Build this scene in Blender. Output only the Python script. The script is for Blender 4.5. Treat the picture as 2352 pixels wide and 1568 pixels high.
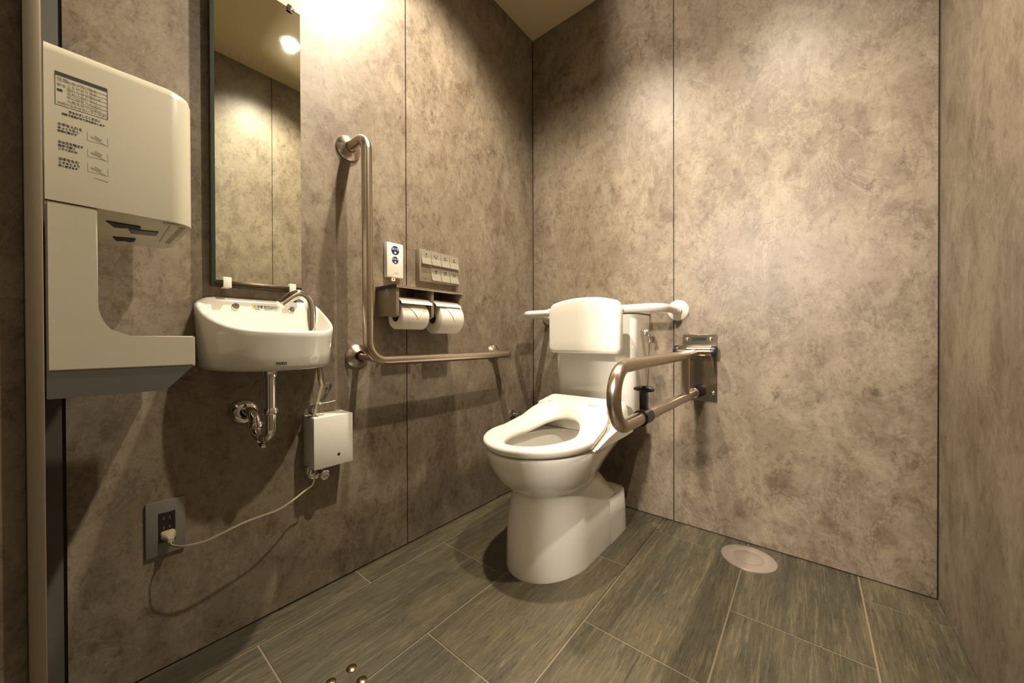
import bpy, bmesh, math
from mathutils import Vector, Matrix

PI = math.pi
SC = bpy.context.scene
COL = SC.collection
for o in list(bpy.data.objects):
    bpy.data.objects.remove(o, do_unlink=True)

# ---------------------------------------------------------------- camera
def make_camera():
    cd = bpy.data.cameras.new('camera')
    cam = bpy.data.objects.new('camera', cd)
    COL.objects.link(cam)
    yaw, pitch, roll = 6.86488e-01, -5.6471e-03, -3.1665e-03
    f = Vector((-math.sin(yaw)*math.cos(pitch), math.cos(yaw)*math.cos(pitch), math.sin(pitch)))
    r = Vector((math.cos(yaw), math.sin(yaw), 0))
    u = r.cross(f)
    r2 = r*math.cos(roll) + u*math.sin(roll)
    u2 = -r*math.sin(roll) + u*math.cos(roll)
    m = Matrix((( r2.x, u2.x, -f.x, 1.16888),
                ( r2.y, u2.y, -f.y, -1.61137),
                ( r2.z, u2.z, -f.z, 0.77037),
                (0, 0, 0, 1)))
    cam.matrix_world = m
    cd.sensor_width = 36.0
    cd.lens = 12.717
    cd.clip_start = 0.005
    cd.clip_end = 50
    SC.camera = cam
make_camera()

# ---------------------------------------------------------------- world, exposure
SC.view_settings.view_transform = 'Standard'
SC.view_settings.look = 'None'
SC.view_settings.gamma = 1.0
SC.view_settings.use_curve_mapping = False
SC.view_settings.exposure = 0.47
LAMP_POWER = {1: 92.0, 2: 128.0}
LAMP_COLOR = (1.0, 0.865, 0.675)
w = bpy.data.worlds.new('world'); SC.world = w; w.use_nodes = True
w.node_tree.nodes['Background'].inputs[0].default_value = (0.75, 0.9, 0.75, 1)
w.node_tree.nodes['Background'].inputs[1].default_value = 0.01

# lamp in the corridor behind the camera, shining in through the open doorway
def corridor_lamp():
    ld = bpy.data.lights.new('corridor_lamp', 'POINT')
    ld.energy = 250.0; ld.color = (1.0, 0.875, 0.745); ld.shadow_soft_size = 0.06
    lo = bpy.data.objects.new('corridor_lamp', ld); COL.objects.link(lo)
    lo.location = (0.775, -2.90, 1.62)
corridor_lamp()

# ---------------------------------------------------------------- room numbers (metres)
RX = 1.465      # right wall
FY = -1.6505    # front wall
CH = 2.40       # ceiling
L1 = (1.087, -0.833)
L2 = (0.440, -0.833)

# ---------------------------------------------------------------- materials
def new_mat(name):
    m = bpy.data.materials.new(name); m.use_nodes = True
    nt = m.node_tree
    return m, nt, nt.nodes['Principled BSDF']

def plain(name, col, rough=0.4, metal=0.0, spec=0.5, coat=0.0, bump=0.0, bscale=200, aniso=0.0, sss=0.0):
    m, nt, b = new_mat(name)
    b.inputs['Base Color'].default_value = (*col, 1)
    b.inputs['Roughness'].default_value = rough
    b.inputs['Metallic'].default_value = metal
    b.inputs['Specular IOR Level'].default_value = spec
    if coat:
        b.inputs['Coat Weight'].default_value = coat
        b.inputs['Coat Roughness'].default_value = 0.04
    n = nt.nodes.new('ShaderNodeTexNoise'); n.inputs['Scale'].default_value = bscale
    tc = nt.nodes.new('ShaderNodeTexCoord'); nt.links.new(tc.outputs['Object'], n.inputs['Vector'])
    # slight procedural variation of gloss
    mr = nt.nodes.new('ShaderNodeMapRange')
    mr.inputs['To Min'].default_value = max(0.0, rough-0.03); mr.inputs['To Max'].default_value = rough+0.03
    nt.links.new(n.outputs['Fac'], mr.inputs['Value']); nt.links.new(mr.outputs['Result'], b.inputs['Roughness'])
    if bump:
        bp = nt.nodes.new('ShaderNodeBump'); bp.inputs['Strength'].default_value = bump
        bp.inputs['Distance'].default_value = 0.001
        nt.links.new(n.outputs['Fac'], bp.inputs['Height']); nt.links.new(bp.outputs['Normal'], b.inputs['Normal'])
    return m

def ramp(nt, stops):
    r = nt.nodes.new('ShaderNodeValToRGB')
    els = r.color_ramp.elements
    while len(els) < len(stops): els.new(0.5)
    for e, (p, c) in zip(els, stops):
        e.position = p; e.color = (*c, 1)
    return r

def mix(nt, fac, a, b, mode='MIX'):
    n = nt.nodes.new('ShaderNodeMix'); n.data_type = 'RGBA'; n.blend_type = mode
    for sock, v in (('Factor', fac), ('A', a), ('B', b)):
        s = [i for i in n.inputs if i.name == sock and (i.type == ('VALUE' if sock == 'Factor' else 'RGBA'))][0]
        if hasattr(v, 'is_linked') or isinstance(v, bpy.types.NodeSocket): nt.links.new(v, s)
        elif sock == 'Factor': s.default_value = v
        else: s.default_value = (*v, 1)
    return [o for o in n.outputs if o.type == 'RGBA'][0]

def noise(nt, vec, scale, detail=6, rough=0.6, dist=0.0):
    n = nt.nodes.new('ShaderNodeTexNoise')
    n.inputs['Scale'].default_value = scale; n.inputs['Detail'].default_value = detail
    n.inputs['Roughness'].default_value = rough; n.inputs['Distortion'].default_value = dist
    nt.links.new(vec, n.inputs['Vector'])
    return n.outputs['Fac']

def mapping(nt, vec, scale=(1, 1, 1), rot=(0, 0, 0), loc=(0, 0, 0)):
    mp = nt.nodes.new('ShaderNodeMapping')
    mp.inputs['Scale'].default_value = scale; mp.inputs['Rotation'].default_value = rot
    mp.inputs['Location'].default_value = loc
    nt.links.new(vec, mp.inputs['Vector'])
    return mp.outputs['Vector']

def stone_laminate(name, rot=(0.0, 0.0, 0.0), loc=(0, 0, 0)):
    m, nt, b = new_mat(name)
    tc = nt.nodes.new('ShaderNodeTexCoord'); v0 = mapping(nt, tc.outputs['Object'], rot=rot, loc=loc)
    # broad clouds of tan and grey brown
    big = noise(nt, v0, 2.6, 5, 0.6, 0.8)
    base = ramp(nt, [(0.30, (0.146, 0.114, 0.080)), (0.50, (0.187, 0.149, 0.107)), (0.70, (0.221, 0.184, 0.135))])
    nt.links.new(big, base.inputs['Fac'])
    dv = mapping(nt, v0, (1.25, 1.25, 0.85), (0.35, 0.40, 0.0))
    # pale cloudy patches with ragged edges
    pal = noise(nt, dv, 4.8, 12, 0.70, 0.35)
    pr = ramp(nt, [(0.46, (0, 0, 0)), (0.56, (0.55, 0.55, 0.55)), (0.68, (1, 1, 1))]); nt.links.new(pal, pr.inputs['Fac'])
    c1 = mix(nt, pr.outputs['Color'], base.outputs['Color'], (0.262, 0.221, 0.162))
    # brown blotches
    mid = noise(nt, mapping(nt, dv, loc=(5, 2, 8)), 9.5, 12, 0.76, 0.45)
    mr = ramp(nt, [(0.37, (0.68, 0.64, 0.61)), (0.50, (1, 1, 1))]); nt.links.new(mid, mr.inputs['Fac'])
    c2 = mix(nt, 1.0, c1, mr.outputs['Color'], 'MULTIPLY')
    # thin pale veins
    vn = noise(nt, mapping(nt, dv, (1.2, 1.2, 0.7), (0.3, 0.2, 0.4), (3, 1, 2)), 4.6, 10, 0.68, 0.8)
    vr = ramp(nt, [(0.482, (0, 0, 0)), (0.497, (0.42, 0.42, 0.42)), (0.512, (0, 0, 0))]); nt.links.new(vn, vr.inputs['Fac'])
    c3 = mix(nt, vr.outputs['Color'], c2, (0.313, 0.272, 0.204))
    # clustered dark specks and fine grain
    sp = noise(nt, v0, 60, 6, 0.75, 0.5)
    sr = ramp(nt, [(0.30, (0.66, 0.64, 0.62)), (0.50, (1, 1, 1))]); nt.links.new(sp, sr.inputs['Fac'])
    c4 = mix(nt, 0.8, c3, sr.outputs['Color'], 'MULTIPLY')
    sp2 = noise(nt, mapping(nt, dv, loc=(1, 7, 3)), 22, 10, 0.84, 0.6)
    sr2 = ramp(nt, [(0.36, (0.46, 0.43, 0.40)), (0.43, (0.85, 0.84, 0.83)), (0.50, (1, 1, 1))]); nt.links.new(sp2, sr2.inputs['Fac'])
    c5 = mix(nt, 0.92, c4, sr2.outputs['Color'], 'MULTIPLY')
    nt.links.new(c5, b.inputs['Base Color'])
    b.inputs['Roughness'].default_value = 0.40
    b.inputs['Specular IOR Level'].default_value = 0.45
    bp = nt.nodes.new('ShaderNodeBump'); bp.inputs['Strength'].default_value = 0.12; bp.inputs['Distance'].default_value = 0.001
    nt.links.new(sp, bp.inputs['Height']); nt.links.new(bp.outputs['Normal'], b.inputs['Normal'])
    return m

def floor_tile():
    m, nt, b = new_mat('slate_wood_tile')
    tc = nt.nodes.new('ShaderNodeTexCoord'); v = tc.outputs['Object']
    oi = nt.nodes.new('ShaderNodeVertexColor'); oi.layer_name = 'tile_shift'
    # shift the streaks from tile to tile
    add = nt.nodes.new('ShaderNodeVectorMath'); add.operation = 'ADD'
    mul = nt.nodes.new('ShaderNodeVectorMath'); mul.operation = 'SCALE'; mul.inputs['Scale'].default_value = 9.0
    nt.links.new(oi.outputs['Color'], mul.inputs[0])
    nt.links.new(v, add.inputs[0]); nt.links.new(mul.outputs[0], add.inputs[1])
    vv = add.outputs[0]
    big = noise(nt, mapping(nt, vv, (6, 1.2, 1)), 1.6, 5, 0.6, 0.8)
    st = noise(nt, mapping(nt, vv, (60, 3.2, 1), (0, 0, 0.03)), 1.7, 10, 0.78, 0.7)
    fine = noise(nt, mapping(nt, vv, (170, 16, 1), (0, 0, -0.02)), 1.3, 8, 0.8, 0.5)
    base = ramp(nt, [(0.30, (0.044, 0.041, 0.026)), (0.52, (0.073, 0.064, 0.039)), (0.72, (0.108, 0.088, 0.051))])
    nt.links.new(big, base.inputs['Fac'])
    sr = ramp(nt, [(0.50, (0, 0, 0)), (0.60, (0.25, 0.25, 0.25)), (0.78, (0.9, 0.9, 0.9))]); nt.links.new(st, sr.inputs['Fac'])
    c1 = mix(nt, sr.outputs['Color'], base.outputs['Color'], (0.25, 0.195, 0.115))
    fr = ramp(nt, [(0.36, (0.40, 0.42, 0.40)), (0.50, (0.92, 0.92, 0.92)), (0.62, (1.0, 1.0, 1.0))]); nt.links.new(fine, fr.inputs['Fac'])
    c2 = mix(nt, 0.9, c1, fr.outputs['Color'], 'MULTIPLY')
    nt.links.new(c2, b.inputs['Base Color'])
    b.inputs['Roughness'].default_value = 0.46
    bp = nt.nodes.new('ShaderNodeBump'); bp.inputs['Strength'].default_value = 0.35; bp.inputs['Distance'].default_value = 0.002
    nt.links.new(fine, bp.inputs['Height']); nt.links.new(bp.outputs['Normal'], b.inputs['Normal'])
    return m

def brushed(name, col, rough, axis='z'):
    m, nt, b = new_mat(name)
    tc = nt.nodes.new('ShaderNodeTexCoord')
    n = noise(nt, tc.outputs['Object'], 120, 3, 0.6)
    r = ramp(nt, [(0.3, tuple(c*0.9 for c in col)), (0.7, col)]); nt.links.new(n, r.inputs['Fac'])
    nt.links.new(r.outputs['Color'], b.inputs['Base Color'])
    b.inputs['Metallic'].default_value = 1.0; b.inputs['Roughness'].default_value = rough
    b.inputs['Anisotropic'].default_value = 0.35
    return m

def emission(name, col, s):
    m, nt, b = new_mat(name)
    b.inputs['Base Color'].default_value = (*col, 1)
    b.inputs['Emission Color'].default_value = (*col, 1)
    b.inputs['Emission Strength'].default_value = s
    return m

M = {}
M['stone_left'] = stone_laminate('stone_laminate_left', loc=(0, 0, 0))
M['stone_back'] = stone_laminate('stone_laminate_back', loc=(4.1, 1.7, 2.3))
M['joint'] = plain('dark_joint', (0.022, 0.018, 0.013), 0.6)
M['tile'] = floor_tile()
M['grout'] = plain('grout', (0.185, 0.150, 0.095), 0.85, bump=0.4, bscale=400)
M['ceiling'] = plain('ceiling_paint', (0.54, 0.445, 0.285), 0.85, bump=0.1)
M['ceramic'] = plain('white_ceramic', (0.72, 0.70, 0.645), 0.12, coat=0.5)
M['plastic'] = plain('white_plastic', (0.70, 0.68, 0.62), 0.28)
M['seat'] = plain('ivory_plastic', (0.72, 0.70, 0.635), 0.30)
M['dryer'] = plain('warm_white_plastic', (0.45, 0.42, 0.33), 0.26)
M['dryer_tray'] = plain('grey_plastic', (0.09, 0.088, 0.075), 0.45)
M['black'] = plain('black_plastic', (0.012, 0.012, 0.013), 0.32)
M['void'] = plain('dark_opening', (0.008, 0.008, 0.010), 0.8)
M['chrome'] = plain('chrome', (0.80, 0.785, 0.745), 0.07, metal=1.0)
M['steel'] = brushed('brushed_steel', (0.56, 0.48, 0.38), 0.27)
M['steel_plate'] = brushed('polished_steel_plate', (0.50, 0.44, 0.36), 0.17)
M['alu'] = plain('beige_aluminium', (0.20, 0.165, 0.11), 0.45, metal=0.3)
M['grey_trim'] = plain('grey_trim', (0.085, 0.082, 0.068), 0.5)
M['ink'] = plain('printed_ink', (0.035, 0.032, 0.026), 0.6)
M['ink_soft'] = plain('printed_ink_soft', (0.30, 0.27, 0.20), 0.6)
M['ink_white'] = plain('printed_white', (0.60, 0.62, 0.66), 0.5)
M['navy'] = plain('navy_sticker', (0.012, 0.028, 0.11), 0.35)
M['paper'] = plain('tissue_paper', (0.80, 0.765, 0.68), 0.95, bump=0.25, bscale=260)
M['card'] = plain('cardboard_core', (0.30, 0.20, 0.12), 0.9)
M['cream_cord'] = plain('cream_cord', (0.42, 0.37, 0.24), 0.45)
M['hose'] = plain('tan_hose', (0.36, 0.29, 0.19), 0.5)
M['dark_wire'] = plain('dark_wire', (0.05, 0.045, 0.04), 0.5)
M['grey_plate'] = plain('grey_satin_plate', (0.20, 0.195, 0.17), 0.4, metal=0.2)
M['remote'] = plain('satin_champagne_panel', (0.29, 0.25, 0.19), 0.38, metal=0.35)
M['remote_btn'] = plain('satin_button', (0.36, 0.33, 0.265), 0.33, metal=0.35)
M['yellow'] = plain('yellow_sticker', (0.75, 0.62, 0.10), 0.5)
M['sticker'] = plain('white_sticker', (0.58, 0.57, 0.52), 0.5)
M['glass_edge'] = plain('mirror_edge', (0.02, 0.028, 0.02), 0.2)
M['dark_rail'] = plain('dark_bronze_rail', (0.16, 0.125, 0.085), 0.22, metal=1.0)
M['water'] = plain('bowl_water', (0.52, 0.50, 0.36), 0.03)
M['drain'] = plain('worn_brass_cap', (0.52, 0.46, 0.40), 0.24, metal=0.75)
M['lamp_disc'] = emission('lamp_lens', (1.0, 0.90, 0.72), 60.0)
M['lamp_trim'] = plain('lamp_trim_white', (0.75, 0.72, 0.66), 0.5)

def mirror_mat():
    m, nt, b = new_mat('mirror_silver')
    b.inputs['Base Color'].default_value = (0.88, 0.92, 0.83, 1)
    b.inputs['Metallic'].default_value = 1.0
    tc = nt.nodes.new('ShaderNodeTexCoord')
    n = noise(nt, tc.outputs['Object'], 5, 4)
    r = ramp(nt, [(0.45, (0.012, 0.012, 0.012)), (0.75, (0.03, 0.03, 0.03))]); nt.links.new(n, r.inputs['Fac'])
    nt.links.new(r.outputs['Color'], b.inputs['Roughness'])
    return m
M['mirror'] = mirror_mat()

# ---------------------------------------------------------------- object helpers
def tagp(o, label=None, cat=None, group=None, kind=None):
    if label: o['label'] = label
    if cat: o['category'] = cat
    if group: o['group'] = group
    if kind: o['kind'] = kind
    return o

def thing(name, label, cat, loc, group=None):
    o = bpy.data.objects.new(name, None); o.empty_display_size = 0.05
    COL.objects.link(o); o.location = loc
    return tagp(o, label, cat, group)

def root_of(o):
    while o.parent: o = o.parent
    return o

def obj(name, bm, mats, parent=None, smooth=True, angle=40, label=None):
    """Link a bmesh (vertices in room coordinates) as one object."""
    bmesh.ops.recalc_face_normals(bm, faces=bm.faces[:])
    if parent is not None:
        off = Vector(root_of(parent).location)
    else:
        xs = [v.co for v in bm.verts]
        off = Vector(((min(v.x for v in xs)+max(v.x for v in xs))/2, (min(v.y for v in xs)+max(v.y for v in xs))/2, min(v.z for v in xs)))
    for v in bm.verts: v.co -= off
    me = bpy.data.meshes.new(name); bm.to_mesh(me); bm.free()
    if not isinstance(mats, (list, tuple)): mats = [mats]
    for m in mats: me.materials.append(m)
    o = bpy.data.objects.new(name, me); COL.objects.link(o)
    if parent is None: o.location = off
    else: o.parent = parent
    if smooth:
        for p in me.polygons: p.use_smooth = True
        b2 = bmesh.new(); b2.from_mesh(me)
        lim = math.radians(angle)
        for e in b2.edges:
            e.smooth = not (len(e.link_faces) == 2 and e.calc_face_angle(0) > lim)
        b2.to_mesh(me); b2.free()
    if label: o['label'] = label
    return o

def box(bm, x0, x1, y0, y1, z0, z1, bev=0.0, seg=3, mi=0):
    vs = [bm.verts.new((x, y, z)) for x in (x0, x1) for y in (y0, y1) for z in (z0, z1)]
    fs = []
    for idx in ((0, 1, 3, 2), (4, 6, 7, 5), (0, 4, 5, 1), (2, 3, 7, 6), (0, 2, 6, 4), (1, 5, 7, 3)):
        fs.append(bm.faces.new([vs[i] for i in idx]))
    for f in fs: f.material_index = mi
    if bev > 0:
        es = list({e for f in fs for e in f.edges})
        bmesh.ops.bevel(bm, geom=es, offset=bev, segments=seg, affect='EDGES', profile=0.5)
    return bm

def bev_box(*a, **k):
    return box(bmesh.new(), *a, **k)

def frame_axes(d):
    d = Vector(d).normalized()
    a = Vector((0, 0, 1)) if abs(d.z) < 0.9 else Vector((1, 0, 0))
    u = d.cross(a).normalized(); v = d.cross(u).normalized()
    return d, u, v

def fillet(pts, r, n=8):
    """Polyline with rounded corners; r a number or one per inner point."""
    pts = [Vector(p) for p in pts]
    out = [pts[0]]
    for i in range(1, len(pts)-1):
        ri = r[i-1] if isinstance(r, (list, tuple)) else r
        a, b, c = pts[i-1], pts[i], pts[i+1]
        d1 = (a-b); d2 = (c-b); l1, l2 = d1.length, d2.length; d1.normalize(); d2.normalize()
        ang = d1.angle(d2)
        if ang > PI-0.02 or ri <= 0: out.append(b); continue
        t = min(ri/math.tan(ang/2), l1*0.98, l2*0.98); rr = t*math.tan(ang/2)
        cen = b + (d1+d2).normalized()*(rr/math.sin(ang/2))
        p1 = b+d1*t; p2 = b+d2*t
        v1 = (p1-cen); v2 = (p2-cen); tot = v1.angle(v2); ax = v1.cross(v2).normalized()
        for k in range(n+1):
            out.append(cen + Matrix.Rotation(tot*k/n, 3, ax) @ v1)
    out.append(pts[-1])
    return out

def catmull(pts, n=8):
    P = [Vector(p) for p in pts]; P = [2*P[0]-P[1]] + P + [2*P[-1]-P[-2]]
    out = []
    for i in range(1, len(P)-2):
        a, b, c, d = P[i-1:i+3]
        for k in range(n):
            t = k/n
            out.append(0.5*((2*b)+(c-a)*t+(2*a-5*b+4*c-d)*t*t+(-a+3*b-3*c+d)*t**3))
    out.append(P[-2])
    return out

def tube(bm, path, r, seg=20, cap=True, mi=0, round_end=False):
    path = [Vector(p) for p in path]
    q = [path[0]]
    for p in path[1:]:
        if (p-q[-1]).length > 1e-6: q.append(p)
    path = q
    n = len(path)
    rr = r if isinstance(r, (list, tuple)) else [r]*n
    d, u, v = frame_axes(path[1]-path[0])
    rings = []; prev = d
    for i, p in enumerate(path):
        if i == 0: t = path[1]-path[0]
        elif i == n-1: t = path[-1]-path[-2]
        else: t = (path[i+1]-p).normalized()+(p-path[i-1]).normalized()
        t.normalize()
        rot = prev.rotation_difference(t); u = rot @ u; v = rot @ v; prev = t
        rings.append([bm.verts.new(p + (u*math.cos(2*PI*k/seg)+v*math.sin(2*PI*k/seg))*rr[i]) for k in range(seg)])
    for a, b in zip(rings, rings[1:]):
        for k in range(seg):
            f = bm.faces.new((a[k], a[(k+1) % seg], b[(k+1) % seg], b[k])); f.material_index = mi
    if cap:
        for g in (rings[0], rings[-1]):
            f = bm.faces.new(g); f.material_index = mi
    return bm

def lathe(bm, origin, axis, prof, seg=32, mi=0):
    """prof: list of (distance along axis, radius)."""
    o = Vector(origin); d, u, v = frame_axes(axis)
    rings = []
    for h, r in prof:
        if r < 1e-6: rings.append([bm.verts.new(o+d*h)])
        else: rings.append([bm.verts.new(o+d*h+(u*math.cos(2*PI*k/seg)+v*math.sin(2*PI*k/seg))*r) for k in range(seg)])
    for a, b in zip(rings, rings[1:]):
        for k in range(seg):
            k2 = (k+1) % seg
            if len(a) == 1 and len(b) == 1: continue
            if len(a) == 1: f = bm.faces.new((a[0], b[k2], b[k]))
            elif len(b) == 1: f = bm.faces.new((a[k], a[k2], b[0]))
            else: f = bm.faces.new((a[k], a[k2], b[k2], b[k]))
            f.material_index = mi
    return bm

def loft(bm, rings, cap0=False, cap1=False, mi=0, close=False):
    R = [[bm.verts.new(p) for p in ring] for ring in rings]
    n = len(R[0])
    pairs = list(zip(R, R[1:])) + ([(R[-1], R[0])] if close else [])
    for a, b in pairs:
        for k in range(n):
            f = bm.faces.new((a[k], a[(k+1) % n], b[(k+1) % n], b[k])); f.material_index = mi
    if cap0: bm.faces.new(R[0]).material_index = mi
    if cap1: bm.faces.new(R[-1]).material_index = mi
    return bm

def prism(bm, pts2, plane, a, b, mi=0):
    """Extrude a 2-D outline. plane 'yz' -> along x from a to b; 'xy' -> along z; 'xz' -> along y."""
    def P(p, t):
        return {'yz': (t, p[0], p[1]), 'xy': (p[0], p[1], t), 'xz': (p[0], t, p[1])}[plane]
    A = [bm.verts.new(P(p, a)) for p in pts2]; B = [bm.verts.new(P(p, b)) for p in pts2]
    n = len(A)
    fs = [bm.faces.new(A), bm.faces.new(B)]
    for k in range(n): fs.append(bm.faces.new((A[k], A[(k+1) % n], B[(k+1) % n], B[k])))
    for f in fs: f.material_index = mi
    return fs

def text(name, s, size, origin, right, up, mat, parent, label=None, align='LEFT', squash=1.0, bold=0.0):
    """Lettering as a thin mesh standing on a surface."""
    cu = bpy.data.curves.new(name, 'FONT'); cu.body = s; cu.size = size; cu.extrude = 0.00015
    cu.align_x = align; cu.offset = bold; cu.resolution_u = 3; cu.space_line = 1.05
    tmp = bpy.data.objects.new(name, cu); COL.objects.link(tmp)
    dg = bpy.context.evaluated_depsgraph_get()
    me = bpy.data.meshes.new_from_object(tmp.evaluated_get(dg))
    COL.objects.unlink(tmp); bpy.data.objects.remove(tmp)
    r = Vector(right).normalized(); u = Vector(up).normalized(); n = r.cross(u)
    off = Vector(root_of(parent).location)
    for v in me.vertices:
        c = v.co.copy()
        v.co = Vector(origin) + r*c.x*squash + u*c.y + n*(c.z+0.0002) - off
    me.materials.clear(); me.materials.append(mat)
    o = bpy.data.objects.new(name, me); COL.objects.link(o); o.parent = parent
    if label: o['label'] = label
    return o

def join_text_bm(bm, s, size, origin, right, up, squash=1.0, align='LEFT', mi=0, bold=0.0, thick=0.00015):
    cu = bpy.data.curves.new('t', 'FONT'); cu.body = s; cu.size = size; cu.extrude = thick; cu.align_x = align
    cu.resolution_u = 3; cu.offset = bold
    tmp = bpy.data.objects.new('t', cu); COL.objects.link(tmp)
    dg = bpy.context.evaluated_depsgraph_get()
    me = bpy.data.meshes.new_from_object(tmp.evaluated_get(dg))
    COL.objects.unlink(tmp); bpy.data.objects.remove(tmp)
    r = Vector(right).normalized(); u = Vector(up).normalized(); n = r.cross(u)
    vs = [bm.verts.new(Vector(origin)+r*v.co.x*squash+u*v.co.y+n*(v.co.z+thick)) for v in me.vertices]
    for p in me.polygons:
        try: bm.faces.new([vs[i] for i in p.vertices]).material_index = mi
        except ValueError: pass
    bpy.data.meshes.remove(me)

def copy_tree(o, parent=None):
    c = o.copy(); COL.objects.link(c)
    if parent is not None: c.parent = parent
    for ch in [x for x in bpy.data.objects if x.parent == o]:
        copy_tree(ch, c)
    return c

# ================================================================= SETTING
def structure(o): return tagp(o, kind='structure')

def floor():
    bm = bmesh.new()
    box(bm, 0-0.5, RX+0.6, -3.5, 0.1, -0.06, -0.0015, mi=1)
    lay = bm.loops.layers.color.new('tile_shift')
    g = 0.0023
    xs = [-0.206, 0.0945, 0.3955, 0.6945, 0.9955, 1.2945, 1.5945]
    offs = [-1.012, -0.716, -1.021, -0.724, -1.027, -0.73]
    offs = [-1.012, -0.716, -0.421, -0.124, -0.427, -0.131]
    k = 0
    for c in range(6):
        x0, x1 = max(xs[c]+g, -0.03), min(xs[c+1]-g, RX+0.03)
        y = offs[c] % 0.6
        while y > 0.0: y -= 0.6
        ys = [0.03, y]
        while ys[-1] > FY-1.7: ys.append(ys[-1]-0.6)
        for a, b in zip(ys, ys[1:]):
            k += 1
            before = set(bm.faces)
            box(bm, x0, x1, b+g, a-g, -0.02, 0.0)
            col = ((k*0.37) % 1, (k*0.61) % 1, (k*0.83) % 1, 1)
            for f in set(bm.faces)-before:
                for l in f.loops: l[lay] = col
    o = obj('floor', bm, [M['tile'], M['grout']], smooth=False)
    structure(o)
floor()

def wall_left():
    bm = bmesh.new()
    box(bm, -0.12, -0.006, FY-0.01, 0.12, -0.05, CH+0.02, mi=1)
    t = 0.002
    for y0, y1 in ((-1.6185, -0.8097-t), (-0.8097+t, -0.003)):
        box(bm, -0.008, 0.0, y0, y1, 0.004, CH-0.001)
    structure(obj('wall_left', bm, [M['stone_left'], M['joint']], smooth=False))
wall_left()

def wall_back():
    bm = bmesh.new()
    box(bm, -0.006, RX+0.006, 0.006, 0.12, -0.05, CH+0.02, mi=1)
    t = 0.002
    for x0, x1 in ((0.003, 0.730-t), (0.730+t, RX-0.003)):
        box(bm, x0, x1, 0.0, 0.008, 0.004, CH-0.001)
    structure(obj('wall_back', bm, [M['stone_back'], M['joint']], smooth=False))
wall_back()

def wall_right():
    bm = bmesh.new()
    box(bm, RX+0.006, RX+0.12, FY-0.01, 0.12, -0.05, CH+0.02, mi=1)
    t = 0.002
    for y0, y1 in ((FY+0.002, -0.8097-t), (-0.8097+t, -0.003)):
        box(bm, RX, RX+0.008, y0, y1, 0.004, CH-0.001)
    structure(obj('wall_right', bm, [stone_laminate('stone_laminate_right', loc=(9, 3, 7)), M['joint']], smooth=False))
wall_right()

def wall_front():
    bm = bmesh.new()
    # stone-faced wall end beside the doorway, lintel over it, plain grey wall behind the dryer
    box(bm, 0.002, 0.3250, -1.79, FY-0.002, 0.0, CH)
    box(bm, 0.3250, RX, -1.79, FY, 2.10, CH)
    box(bm, 1.40, RX+0.01, -1.79, FY, 0.0, 2.10)
    box(bm, -0.12, 0.3245, FY-0.002, FY+0.002, 0.0, CH, mi=1)
    structure(obj('wall_front', bm, [M['stone_left'], M['grey_trim']], smooth=False))
    t = bmesh.new(); box(t, 0.3255, 0.345, FY, -1.6352, 0.0, CH-0.001, bev=0.0012, seg=2)
    structure(obj('trim_1', t, M['alu']))
    t = bmesh.new(); box(t, -0.005, 0.0015, FY+0.003, -1.6235, 0.0, CH-0.001)
    structure(obj('trim_2', t, M['grey_trim'], smooth=False))
    # sliding door leaf, half open, running behind the wall
    d = bmesh.new(); box(d, 0.26, 0.665, -1.845, -1.805, 0.01, 2.12, bev=0.002, seg=1)
    dr = structure(obj('door_1', d, M['grey_trim'], smooth=False))
    h = bmesh.new(); tube(h, [(0.62, -1.775, 0.75), (0.62, -1.775, 1.15)], 0.012, 16)
    for z in (0.80, 1.10): tube(h, [(0.62, -1.807, z), (0.62, -1.775, z)], 0.008, 12)
    obj('door_handle', h, M['steel'], dr)
    # corridor outside the doorway, plus an added light-blocking partition
    c = bmesh.new()
    box(c, -0.4, RX+0.6, -3.50, -3.40, -0.05, CH)
    box(c, -0.5, -0.4, -3.50, FY-0.10, -0.05, CH)
    box(c, RX+0.5, RX+0.6, -3.50, FY-0.10, -0.05, CH)
    box(c, -0.5, -0.12, -1.79, FY-0.01, -0.05, CH)
    box(c, RX+0.12, RX+0.6, -1.79, FY-0.01, -0.05, CH)
    box(c, 0.995, RX+0.5, -2.06, -1.96, -0.05, CH)  # unseen partition, added to keep the corridor lamp off the right wall
    structure(obj('wall_corridor_and_blocker', c, M['grey_trim'], smooth=False))
wall_front()

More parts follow.
